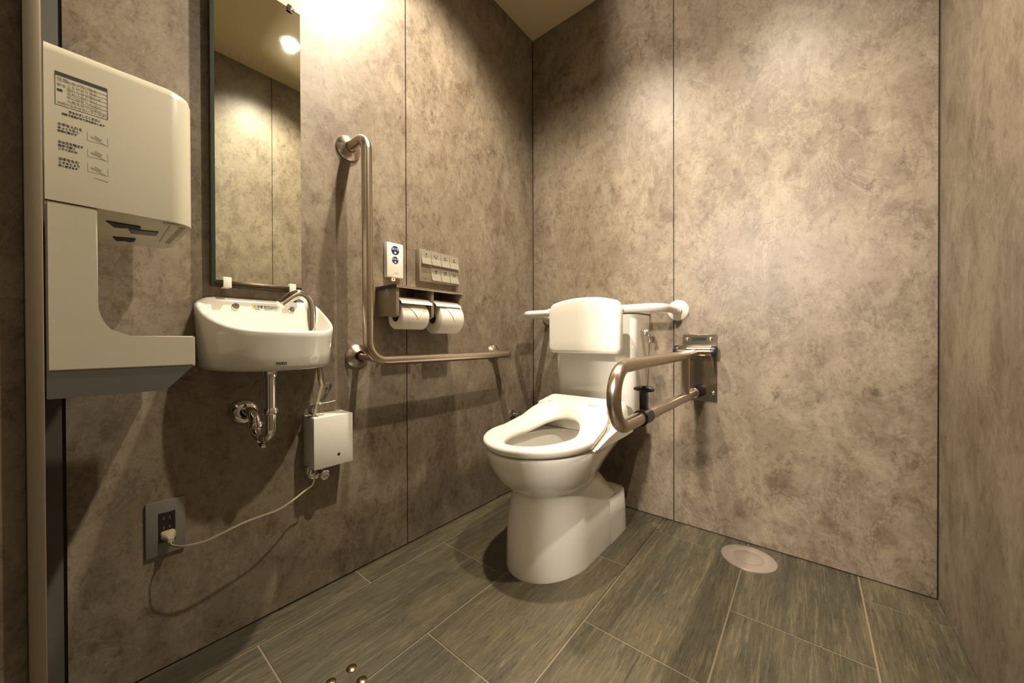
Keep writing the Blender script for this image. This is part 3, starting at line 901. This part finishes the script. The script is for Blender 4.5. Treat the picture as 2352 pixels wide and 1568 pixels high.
def remote_panel():
    y0, y1, z0, z1 = -0.7700, -0.5700, 0.9950, 1.1165
    X = 0.0270
    t = thing('washlet_control_panel', 'champagne grey toilet control panel with two rows of push buttons', 'control panel', (0, (y0+y1)/2, z0))
    bm = bev_box(0.0, X, y0, y1, z0, z1, bev=0.0012, seg=2)
    obj('casing', bm, M['remote'], t)
    text('maker_name', 'TOTO', 0.0058, (X+0.0002, -0.7520, 1.003), (0, 1, 0), (0, 0, 1), M['ink'], t)
    w_ = (y1-y0-0.012)/4
    caps = {(0, 0): ('■', '止'), (0, 1): ('おしり', '洗浄'), (0, 2): ('ビデ', '洗浄'), (0, 3): ('●', '乾燥'), (1, 1): ('水勢', '弱 強'), (1, 2): ('位置', '前 後'), (1, 3): ('ノズルきれい', '温度')}
    for r in range(2):
        for c in range(4):
            ya = y0+0.007+c*w_; yb = ya+w_-0.0022
            zt = 1.1125-r*0.0590; zb = zt-0.0525
            if (r, c) == (1, 0): continue
            # upper face nearly flush, lower lip flares outwards
            prof = [(X-0.001, zt), (X+0.0016, zt), (X+0.0024, zt-0.026), (X+0.0100, zb+0.002), (X+0.0098, zb), (X-0.001, zb+0.003)]
            b = bmesh.new()
            A = [b.verts.new((p[0], ya, p[1])) for p in prof]; B = [b.verts.new((p[0], yb, p[1])) for p in prof]
            b.faces.new(A); b.faces.new(B)
            for k in range(len(A)): b.faces.new((A[k], A[(k+1) % len(A)], B[(k+1) % len(A)], B[k]))
            bt = obj('push_button', b, M['remote_btn'], t, smooth=False)
            s1, s2 = caps[(r, c)]
            text('button_caption', s1, 0.0072 if len(s1) < 5 else 0.0046, (X+0.0022, (ya+yb)/2, zt-0.0155), (0, 1, 0), (0.02, 0, 1), M['ink'], bt, align='CENTER')
            text('button_caption', s2, 0.0050, (X+0.0024, (ya+yb)/2, zt-0.0225), (0, 1, 0), (0.02, 0, 1), M['ink'], bt, align='CENTER')
            l = bmesh.new(); lathe(l, (X+0.0063, (ya+yb)/2, zb+0.0125), (1, 0, 0.3), [(0, 0.0017), (0.0006, 0.0016), (0.0007, 0)], seg=12)
            obj('indicator', l, M['ink_soft'], bt)
remote_panel()

# ================================================================= PAPER HOLDER AND ROLLS
def paper_holder():
    ya, yb = -0.9320, -0.6330
    ym = (ya+yb)/2+0.004
    t = thing('toilet_paper_holder', 'double steel toilet paper holder with a shelf top, above the horizontal bar', 'paper holder', (0, (ya+yb)/2, 0.85))
    bm = bmesh.new()
    box(bm, 0.0005, 0.122, ya, yb, 0.9475, 0.9515, bev=0.0012, seg=2)
    tube(bm, [(0.1205, ya, 0.9480), (0.1205, yb, 0.9480)], 0.0042, 14)
    sh = obj('shelf', bm, M['steel'], t)
    bm = bev_box(0.0005, 0.118, ya-0.0045, ya-0.0002, 0.9440, 0.9545, bev=0.0006, seg=1)
    obj('end_strip', bm, M['black'], t, label='black end strip')
    bm = bmesh.new()
    box(bm, 0.0005, 0.010, ya+0.0165, yb-0.0135, 0.862, 0.9473)
    obj('back_plate', bm, M['steel_plate'], t, smooth=False)
    for k, y in enumerate((ya+0.004, ym-0.0055, yb-0.013)):
        bm = bmesh.new()
        wd = 0.012
        box(bm, 0.0005, 0.114, y, y+wd, 0.851, 0.9472, bev=0.0012, seg=2)
        obj('side_arm', bm, M['grey_plate'] if False else M['remote'], t)
    for k, (y0, y1) in enumerate(((ya+0.018, ym-0.008), (ym+0.009, yb-0.015))):
        bm = bmesh.new()
        pts = [(0.070, 0.9215), (0.100, 0.9130), (0.1225, 0.9000), (0.1250, 0.8925), (0.1225, 0.8925), (0.1190, 0.8985), (0.099, 0.9105), (0.070, 0.9190)]
        A = [bm.verts.new((x, y0, z)) for x, z in pts]; B = [bm.verts.new((x, y1, z)) for x, z in pts]
        bm.faces.new(A); bm.faces.new(B)
        for q in range(len(A)): bm.faces.new((A[q], A[(q+1) % len(A)], B[(q+1) % len(A)], B[q]))
        obj('cutter_flap', bm, M['plastic'], t, smooth=False, label='white paper cutter flap')
        bm = tube(bmesh.new(), [(0.078, y0-0.002, 0.8545), (0.078, y0+0.012, 0.8545)], 0.007, 14)
        obj('spindle', bm, M['plastic'], t)
    return ya, yb, ym
YA, YB, YM = paper_holder()

def paper_roll(y0, y1, R, cz, label, first=None):
    cx = 0.078; rc = 0.0205
    t = thing('toilet_roll', label, 'toilet roll', (cx, (y0+y1)/2, cz), 'toilet rolls in the double holder')
    bm = bmesh.new()
    lathe(bm, (cx, y0, cz), (0, 1, 0), [(0.0, rc), (0.0, R-0.0015), (0.0015, R), (y1-y0-0.0015, R), (y1-y0, R-0.0015), (y1-y0, rc), (0.0, rc)], seg=56)
    # loose sheet over the front, folded to a point
    x = cx+R*math.cos(math.radians(25))
    obj('paper', bm, M['paper'], t, angle=50)
    bm = lathe(bmesh.new(), (cx, y0-0.0004, cz), (0, 1, 0), [(0, rc), (0, rc-0.0016), (y1-y0+0.0008, rc-0.0016), (y1-y0+0.0008, rc), (0, rc)], seg=32)
    obj('core', bm, M['card'], t)
    # folded sheet end: strip hugging the roll, narrowing to a point
    bm = bmesh.new()
    rows = []
    for k in range(11):
        a = math.radians(78-8.6*k); rr = R+0.0014
        f = 1.0 if k < 2 else max(0.06, 1-(k-2)/8.0)
        m_ = y0+(y1-y0)*0.55; hw = (y1-y0)*0.42*f
        rows.append([(cx+rr*math.cos(a), m_-hw, cz+rr*math.sin(a)), (cx+rr*math.cos(a), m_+hw, cz+rr*math.sin(a))])
    for a, b in zip(rows, rows[1:]):
        vs = [bm.verts.new(p) for p in (a[0], a[1], b[1], b[0])]
        bm.faces.new(vs)
    bmesh.ops.remove_doubles(bm, verts=bm.verts[:], dist=1e-6)
    r = bmesh.ops.solidify(bm, geom=bm.faces[:], thickness=0.0006)
    obj('folded_end', bm, M['paper'], t)
paper_roll(-0.9075, -0.7985, 0.0450, 0.8520, 'smaller white toilet roll, left one in the double holder')
paper_roll(-0.7500, -0.6410, 0.0560, 0.8500, 'fuller white toilet roll, right one in the double holder')

# ================================================================= TOILET
TX = 0.448
def egg(w_, yf, yc, yr, z, nr=4.0, wr=None, N=72, nf=2.0):
    """Closed outline: elliptic nose (towards -y), squared-off rear. wr narrows the rear."""
    pts = []
    for k in range(N):
        a = 2*PI*k/N
        c, s = math.cos(a), math.sin(a)
        if s <= 0:
            x = w_*math.copysign(abs(c)**(2/nf), c); y = yc + (yc-yf)*(-(abs(s)**(2/nf)))
        else:
            y = yc + (yr-yc)*abs(s)**(2/nr); u = abs(s)**(2/nr)
            ww = w_ + ((wr if wr is not None else w_)-w_)*u
            x = ww*math.copysign(abs(c)**(2/nr), c)
        zz = z(y) if callable(z) else z
        pts.append((TX+x, y, zz))
    return pts

def sstep(a, b, x):
    t_ = max(0.0, min(1.0, (x-a)/(b-a))); return t_*t_*(3-2*t_)

def seat_z(y):
    # flat at the front, climbing towards the hinge
    return 0.086*sstep(-0.545, -0.265, y)

def toilet():
    t = thing('toilet', 'white ceramic toilet with open bidet seat and cistern against the back wall', 'toilet', (TX, -0.40, 0.0))
    bm = bmesh.new()
    R = [egg(0.140, -0.690, -0.49, -0.160, 0.0, 5, 0.137),
         egg(0.1445, -0.704, -0.49, -0.150, 0.0, 5, 0.150),
         egg(0.1450, -0.706, -0.49, -0.150, 0.012, 5, 0.151),
         egg(0.1430, -0.700, -0.49, -0.160, 0.090, 6, 0.1485),
         egg(0.1400, -0.694, -0.49, -0.185, 0.158, 6, 0.1420),
         egg(0.1345, -0.690, -0.49, -0.205, 0.180, 4, 0.1330),
         egg(0.1310, -0.684, -0.49, -0.235, 0.218, 3.4, 0.122),
         egg(0.1265, -0.678, -0.49, -0.265, 0.250, 3, 0.114),
         egg(0.1290, -0.682, -0.50, -0.295, 0.264, 2.8, 0.112),
         egg(0.1430, -0.702, -0.51, -0.300, 0.279, 2.8, 0.118),
         egg(0.1590, -0.729, -0.52, -0.288, 0.301, 3, 0.128),
         egg(0.1715, -0.753, -0.53, -0.250, 0.332, 3.2, 0.138),
         egg(0.1800, -0.770, -0.54, -0.180, 0.360, 3.6, 0.146),
         egg(0.1840, -0.778, -0.54, -0.100, 0.386, 4.2, 0.152),
         egg(0.1850, -0.781, -0.54, -0.070, 0.402, 5, 0.155),
         egg(0.1825, -0.778, -0.54, -0.072, 0.408, 5, 0.153),
         egg(0.1760, -0.771, -0.54, -0.080, 0.410, 5, 0.147),
         egg(0.1250, -0.735, -0.545, -0.345, 0.410, 2.6, 0.105),
         egg(0.1210, -0.731, -0.545, -0.349, 0.402, 2.6, 0.102),
         egg(0.1180, -0.726, -0.545, -0.352, 0.370, 2.6, 0.100),
         egg(0.1180, -0.722, -0.540, -0.350, 0.335, 2.5, 0.098),
         egg(0.1060, -0.700, -0.530, -0.352, 0.290, 2.4, 0.090),
         egg(0.0820, -0.650, -0.500, -0.360, 0.245, 2.2, 0.075),
         egg(0.0550, -0.585, -0.470, -0.375, 0.205, 2.1, 0.053),
         egg(0.0300, -0.520, -0.450, -0.390, 0.180, 2.0, 0.03)]
    loft(bm, R, True, True)
    # squared rear foot of the pedestal
    def foot(w0, ya, yb, z, ins=0.0):
        return egg(w0-ins, ya, -0.33, yb, z, 9, w0-ins, nf=9)
    Rf = [foot(0.1484, -0.30, -0.148, 0.0), foot(0.1462, -0.28, -0.150, 0.09), foot(0.1434, -0.25, -0.158, 0.1595), foot(0.1420, -0.245, -0.161, 0.1640, 0.003)]
    # step with a sloping shoulder
    loft(bm, Rf, True, True)
    obj('bowl', bm, M['ceramic'], t, angle=55)
    bm = lathe(bmesh.new(), (TX, -0.478, 0.2165), (0, 0, 1), [(-0.002, 0.064), (0, 0.064), (0, 0)], seg=40)
    obj('bowl_water', bm, M['water'], t)
    # seat ring
    def eg(w_, yf, yr, z, nr, wr, yc=-0.555, nf=2.0):
        return egg(w_, yf, yc, yr, lambda y: z+seat_z(y), nr, wr, nf=nf)
    bm = bmesh.new()
    yh = -0.352
    S = [eg(0.179, -0.778, yh, 0.4165, 7, 0.158), eg(0.185, -0.784, yh, 0.4180, 7, 0.164), eg(0.1890, -0.790, yh, 0.4240, 7, 0.168),
         eg(0.1905, -0.793, yh, 0.4330, 7, 0.169), eg(0.1900, -0.792, yh, 0.4400, 7, 0.168), eg(0.1865, -0.788, yh-0.001, 0.4445, 7, 0.165),
         eg(0.1800, -0.781, yh-0.002, 0.4465, 6, 0.158), eg(0.1600, -0.770, yh-0.004, 0.4475, 5, 0.142), eg(0.1360, -0.757, -0.364, 0.4455, 4, 0.118),
         eg(0.1180, -0.745, -0.374, 0.4410, 3, 0.098, -0.550), eg(0.1080, -0.735, -0.380, 0.4320, 2.6, 0.087, -0.550), eg(0.1045, -0.730, -0.383, 0.4220, 2.5, 0.084, -0.55), eg(0.1065, -0.732, -0.381, 0.4165, 2.5, 0.086, -0.55)]
    # hole edge follows less of the rise than the outer skin
    S = [ring if i < 9 else [(x, y, z-0.25*seat_z(y)) for x, y, z in ring] for i, ring in enumerate(S)]
    loft(bm, S, close=True)
    obj('seat', bm, M['seat'], t, angle=60)
    # washlet unit behind the seat
    bm = bmesh.new()
    def rect(w_, y0, y1, z0, z1, r=0.02, n=6):
        pts = []
        for cx_, cy_, a0 in ((w_-r, y1-r, 0), (-(w_-r), y1-r, PI/2), (-(w_-r), y0+r*0.3, PI), (w_-r, y0+r*0.3, 1.5*PI)):
            for k in range(n+1):
                a = a0+PI/2*k/n; rr = r if cy_ > y0+0.02 else r*0.3
                x = cx_+(r)*math.cos(a); y = cy_+rr*math.sin(a)
                f = (y-y0)/(y1-y0)
                pts.append((TX+x, y, z0+(z1-z0)*f))
        return pts
    y0, y1 = -0.347, -0.235
    loft(bm, [rect(0.176, y0, y1, 0.412, 0.412), rect(0.186, y0, y1, 0.420, 0.420), rect(0.186, y0, y1, 0.452, 0.458), rect(0.181, y0, y1, 0.488, 0.500),
              rect(0.172, y0, y1, 0.506, 0.523), rect(0.164, y0+0.002, y1-0.006, 0.510, 0.528), rect(0.150, y0+0.006, y1-0.016, 0.511, 0.529)], True, True)
    un = obj('bidet_unit', bm, M['seat'], t, angle=50)
    # side shoulder of the bidet unit beside the seat, right and left
    for s in (1, -1):
        b = bmesh.new()
        prof = [(-0.560, 0.411), (-0.530, 0.4135), (-0.330, 0.412), (-0.240, 0.412), (-0.240, 0.462), (-0.330, 0.458), (-0.460, 0.437), (-0.545, 0.4165)]
        fs = prism(b, prof, 'yz', TX+s*0.150, TX+s*0.2005)
        bmesh.ops.bevel(b, geom=[e for e in b.edges], offset=0.004, segments=2, affect='EDGES')
        obj('side_cover', b, M['seat'], un, angle=50)
    def zu(y): return 0.5105+0.018*(y-y0)/(y1-y0)
    text('unit_marks', '▬', 0.016, (TX-0.125, y0+0.006, zu(y0)+0.0010), (1, 0, 0), (0, 1, 0.16), M['ink_soft'], un)
    text('unit_marks', '▬▬ ▬ ▬', 0.011, (TX+0.055, y0+0.012, zu(y0+0.012)+0.0006), (1, 0, 0), (0, 1, 0.16), M['ink_soft'], un)
    text('unit_marks', '▬ ▬', 0.009, (TX+0.03, y0+0.050, zu(y0+0.05)+0.0006), (1, 0, 0), (0, 1, 0.16), M['sticker'], un)
    # cistern
    CX = 0.4405
    bm = bmesh.new()
    def tk(w_, yf, z, r=0.035, yb=-0.006):
        pts = []; n = 8
        for sx, a0 in ((1, 0), (-1, PI/2)):
            cx_ = sx*(w_-0.006)
            for k in range(n+1):
                a = a0+PI/2*k/n; pts.append((CX+cx_+0.006*math.cos(a), yb-0.006+0.006*math.sin(a), z))
        for sx, a0 in ((-1, PI), (1, 1.5*PI)):
            cx_ = sx*(w_-r)
            for k in range(n+1):
                a = a0+PI/2*k/n; pts.append((CX+cx_+r*math.cos(a), yf+r+r*math.sin(a), z))
        return pts
    loft(bm, [tk(0.150, -0.150, 0.4055, 0.03), tk(0.170, -0.168, 0.413, 0.035), tk(0.1765, -0.174, 0.430), tk(0.185, -0.179, 0.62), tk(0.1885, -0.181, 0.70), tk(0.1925, -0.183, 0.871), tk(0.188, -0.178, 0.874)], True, True)
    tank = obj('cistern', bm, M['ceramic'], t, angle=50)
    bm = bmesh.new()
    loft(bm, [tk(0.188, -0.178, 0.8755), tk(0.194, -0.185, 0.8775), tk(0.1955, -0.187, 0.884), tk(0.1945, -0.186, 0.892), tk(0.185, -0.178, 0.8975), tk(0.170, -0.160, 0.899)], True, True)
    obj('cistern_lid', bm, M['ceramic'], tank, angle=50)
    # chrome flush lever on the right-hand side of the cistern
    bm = lathe(bmesh.new(), (TX+0.188, -0.100, 0.797), (1, 0, 0), [(0, 0.0165), (0.004, 0.0165), (0.006, 0.0130), (0.020, 0.0130), (0.023, 0.0105), (0.023, 0)], seg=28)
    lever = obj('flush_handle', bm, M['chrome'], t)
    bm = tube(bmesh.new(), catmull([(TX+0.205, -0.100, 0.797), (TX+0.214, -0.098, 0.785), (TX+0.216, -0.097, 0.768), (TX+0.216, -0.096, 0.754)], 6), [0.0075]*6+[0.0058]*6+[0.0065]*7, 16)
    lathe(bm, (TX+0.216, -0.096, 0.760), (0, 0, -1), [(-0.006, 0.0), (-0.005, 0.0065), (0, 0.0085), (0.006, 0.0065), (0.007, 0)], seg=16)
    obj('lever_arm', bm, M['chrome'], lever)
toilet()

def water_valve():
    t = thing('supply_valve', 'small chrome water supply valve on the left wall behind the toilet seat', 'valve', (0, -0.18, 0.37))
    bm = lathe(bmesh.new(), (0.0005, -0.185, 0.390), (1, 0, 0), [(0, 0.010), (0, 0.024), (0.004, 0.024), (0.009, 0.012), (0.010, 0.0085), (0.050, 0.0085), (0.050, 0)], seg=24)
    obj('wall_flange', bm, M['chrome'], t)
    bm = lathe(bmesh.new(), (0.045, -0.185, 0.386), (0, 0, 1), [(-0.012, 0.0), (-0.012, 0.010), (0.010, 0.010), (0.012, 0.0075), (0.016, 0.0075), (0.0165, 0.0115), (0.024, 0.0115), (0.025, 0)], seg=20)
    obj('valve_body', bm, M['chrome'], t)
    bm = tube(bmesh.new(), catmull([(0.045, -0.185, 0.376), (0.052, -0.182, 0.345), (0.10, -0.165, 0.320), (0.17, -0.14, 0.335), (0.225, -0.11, 0.385), (0.238, -0.095, 0.440), (0.250, -0.090, 0.480)], 7), 0.0050, 12)
    obj('supply_hose', bm, M['steel'], t)
water_valve()

# ================================================================= BACKREST ON ITS WHITE RAIL
def backrest():
    t = thing('support_rail', 'white padded backrest on a white wall rail in front of the cistern', 'support rail', (0.43, 0, 0.70))
    z = 0.8890; R = 0.0155; yt = -0.238
    xl, xr = 0.110, 0.748
    path = fillet([(xl, -0.012, z), (xl, yt, z), (xr, yt, z), (xr, -0.012, z)], [0.055, 0.055], 12)
    bm = tube(bmesh.new(), path, R, 24)
    obj('rail', bm, M['plastic'], t)
    for x in (xl, xr):
        bm = lathe(bmesh.new(), (x, -0.0003, z), (0, -1, 0), [(0, 0.014), (0, 0.0430), (0.004, 0.0430), (0.010, 0.0390), (0.015, 0.0230), (0.018, 0.0205), (0.038, 0.0200), (0.040, 0.0180), (0.040, 0.0150)], seg=40)
        obj('wall_flange', bm, M['plastic'], t)
        bm = lathe(bmesh.new(), (x, -0.052, z), (0, -1, 0), [(0, 0.0158), (0.001, 0.0175), (0.012, 0.0175), (0.013, 0.0158)], seg=28)
        obj('collar', bm, M['plastic'], t)
    # pad: rounded slab, arched top
    cx_ = 0.4560; hw = 0.1600; zb = 0.7130; zc = 0.9150; arch = 0.0255; r = 0.020; rb = 0.030
    out = []
    n = 8
    for k in range(n+1):                              # bottom right, bottom left
        a = -PI/2+PI/2*k/n; out.append((cx_+hw-r+r*math.cos(a), zb+r+r*math.sin(a)))
    m = 28
    top = []
    for k in range(m+1):
        u = 1-2*k/m
        zz = zc+arch*(1-abs(u)**2.3)
        e = abs(u)
        if e > 0.86: zz -= 0.024*((e-0.86)/0.14)**2.2
        top.append((cx_+hw*u*(1 if e < 0.99 else 1.0), zz))
    out += top
    for k in range(n+1):
        a = PI+PI/2*k/n; out.append((cx_-hw+r+r*math.cos(a), zb+r+r*math.sin(a)))
    cz = (zb+zc)/2+0.01
    def ringy(y, ins):
        o2 = []
        for (x, z_) in out:
            dx, dz = x-cx_, z_-cz
            fx = 1-ins/hw; fz = 1-ins/0.11
            o2.append((cx_+dx*fx, y, cz+dz*fz))
        return o2
    bm = bmesh.new()
    loft(bm, [ringy(-0.256, 0.010), ringy(-0.2575, 0.003), ringy(-0.262, 0.0), ringy(-0.284, 0.0), ringy(-0.292, 0.0015), ringy(-0.297, 0.006), ringy(-0.2985, 0.014), ringy(-0.2990, 0.05)], True, True)
    pad = obj('pad', bm, M['seat'], t, angle=50)
    # two clamps holding the pad on the rail
    for x in (cx_-0.09, cx_+0.09):
        bm = bev_box(x-0.022, x+0.022, -0.2585, -0.218, z-0.024, z+0.020, bev=0.003, seg=2)
        obj('pad_clamp', bm, M['plastic'], t)
backrest()

# ================================================================= FOLD-UP BAR
def fold_bar():
    X = 0.822; R = 0.0168
    t = thing('folding_grab_bar', 'brushed steel fold-up support bar hinged on a wall plate right of the toilet', 'grab bar', (X, 0, 0.52))
    bm = bmesh.new(); box(bm, 0.7660, 0.8920, -0.0045, -0.0003, 0.5200, 0.7880, bev=0.001, seg=1)
    pl = obj('wall_plate', bm, M['steel_plate'], t)
    bm = bev_box(0.8020, 0.8530, -0.0052, -0.0040, 0.7630, 0.7760)
    obj('plate_slot', bm, M['void'], pl, smooth=False)
    for x, z in ((0.783, 0.7695), (0.869, 0.7695), (0.878, 0.5560), (0.780, 0.5560)):
        bm = lathe(bmesh.new(), (x, -0.0043, z), (0, -1, 0), [(0, 0.0078), (0.002, 0.0078), (0.005, 0.0060), (0.0065, 0.003), (0.0065, 0)], seg=20)
        obj('screw', bm, M['chrome'], pl)
    # hinge drum lying along x, black end caps
    zc, yc = 0.7205, -0.046
    bm = tube(bmesh.new(), [(0.7630, yc, zc), (0.8800, yc, zc)], 0.0240, 36)
    box(bm, 0.776, 0.872, -0.046, -0.004, zc-0.018, zc+0.018)
    dr = obj('hinge_drum', bm, M['chrome'] if False else M['steel_plate'], t)
    for x, s in ((0.7630, -1), (0.8800, 1)):
        bm = lathe(bmesh.new(), (x, yc, zc), (s, 0, 0), [(-0.001, 0.0250), (0.0015, 0.0252), (0.0015, 0.0240)], seg=36)
        obj('drum_ring', bm, M['chrome'], dr)
        bm = lathe(bmesh.new(), (x+s*0.0015, yc, zc), (s, 0, 0), [(0, 0.0245), (0.012, 0.0245), (0.017, 0.0215), (0.0195, 0.014), (0.020, 0)], seg=36)
        obj('end_cap', bm, M['black'], dr, label='black rubber end cap')
    # side cheek of the hinge
    bm = bmesh.new()
    prism(bm, [(-0.004, 0.745), (-0.055, 0.735), (-0.068, 0.715), (-0.060, 0.690), (-0.020, 0.640), (-0.004, 0.610)], 'yz', 0.8825, 0.8850)
    obj('hinge_cheek', bm, M['steel_plate'], t, smooth=False)
    # looped bar
    zu_, zl = 0.7080, 0.5590
    ye = -0.818
    path = fillet([(X, -0.060, 0.7125), (X, ye, zu_-0.004), (X, ye, zl), (X, -0.050, zl)], [0.068, 0.068], 16)
    bm = tube(bmesh.new(), path, R, 30)
    rl = obj('bar_loop', bm, M['steel'], t)
    bm = tube(bmesh.new(), [(X, -0.192, zl+0.006), (X, -0.192, zu_-0.006)], 0.0150, 24)
    obj('upright_brace', bm, M['steel'], t)
    bm = lathe(bmesh.new(), (X, -0.058, zl), (0, 1, 0), [(-0.014, 0.0170), (-0.012, 0.0195), (0.010, 0.0195), (0.014, 0.0175), (0.030, 0.0170), (0.030, 0)], seg=28)
    obj('locking_collar', bm, M['chrome'], t)
    bm = lathe(bmesh.new(), (X+0.004, -0.0045, zl), (0, -1, 0), [(0, 0.027), (0.010, 0.027), (0.026, 0.022), (0.034, 0.019), (0.034, 0)], seg=28)
    obj('rubber_stop', bm, M['black'], t, label='black rubber stop')
    # black T-shaped hook clamped on the lower tube
    yk = -0.622
    bm = bmesh.new()
    lathe(bm, (X, yk-0.026, zl), (0, 1, 0), [(0, R+0.0003), (0, R+0.0045), (0.052, R+0.0045), (0.052, R+0.0003)], seg=28)
    box(bm, X-0.009, X+0.009, yk-0.011, yk+0.011, zl+0.012, 0.6330, bev=0.002, seg=2)
    tube(bm, [(X-0.027, yk, 0.6330), (X-0.020, yk, 0.6340), (X-0.008, yk, 0.6350), (X+0.008, yk, 0.6350), (X+0.020, yk, 0.6340), (X+0.027, yk, 0.6330)], [0.0035, 0.0062, 0.0085, 0.0085, 0.0070, 0.0040], 18)
    obj('stick_holder', bm, M['black'], t, label='black T-shaped walking stick holder')
fold_bar()

# ================================================================= FLOOR FITTINGS
def drain_cap():
    bm = lathe(bmesh.new(), (1.007, -0.110, 0.0003), (0, 0, 1), [(0, 0.0), (0, 0.084), (0.003, 0.083), (0.0045, 0.078), (0.0042, 0.074), (0.0050, 0.070), (0.0056, 0.045), (0.0050, 0.043), (0.0058, 0.040), (0.0060, 0.0)], seg=64)
    o = obj('floor_drain_cap', bm, M['drain'], None, angle=25)
    tagp(o, 'round pale shiny metal floor drain cap by the back wall, right of the fold-up bar', 'drain cover')
drain_cap()

def studs():
    lab = ['small brass-coloured floor stud furthest from the camera, at the bottom of the picture', 'small brass-coloured floor stud on the right, on the grout line at the picture edge', 'small brass-coloured floor stud on the left, cut by the bottom picture edge']
    first = None
    for (x, y), l in zip(((0.3405, -1.1985), (0.3885, -1.1990), (0.3385, -1.2455)), lab):
        if first is None:
            bm = lathe(bmesh.new(), (x, y, 0.0002), (0, 0, 1), [(0, 0.0), (0, 0.0115), (0.0015, 0.0113), (0.0040, 0.0075), (0.0046, 0.0035), (0.0046, 0)], seg=28)
            first = obj('floor_stud', bm, plain('brass_stud', (0.42, 0.30, 0.16), 0.25, metal=1.0), None, angle=25)
            o = first
        else:
            o = first.copy(); COL.objects.link(o); o.location = (x, y, first.location.z)
        tagp(o, l, 'floor stud', 'tactile studs on the floor')
studs()

bpy.context.view_layer.update()
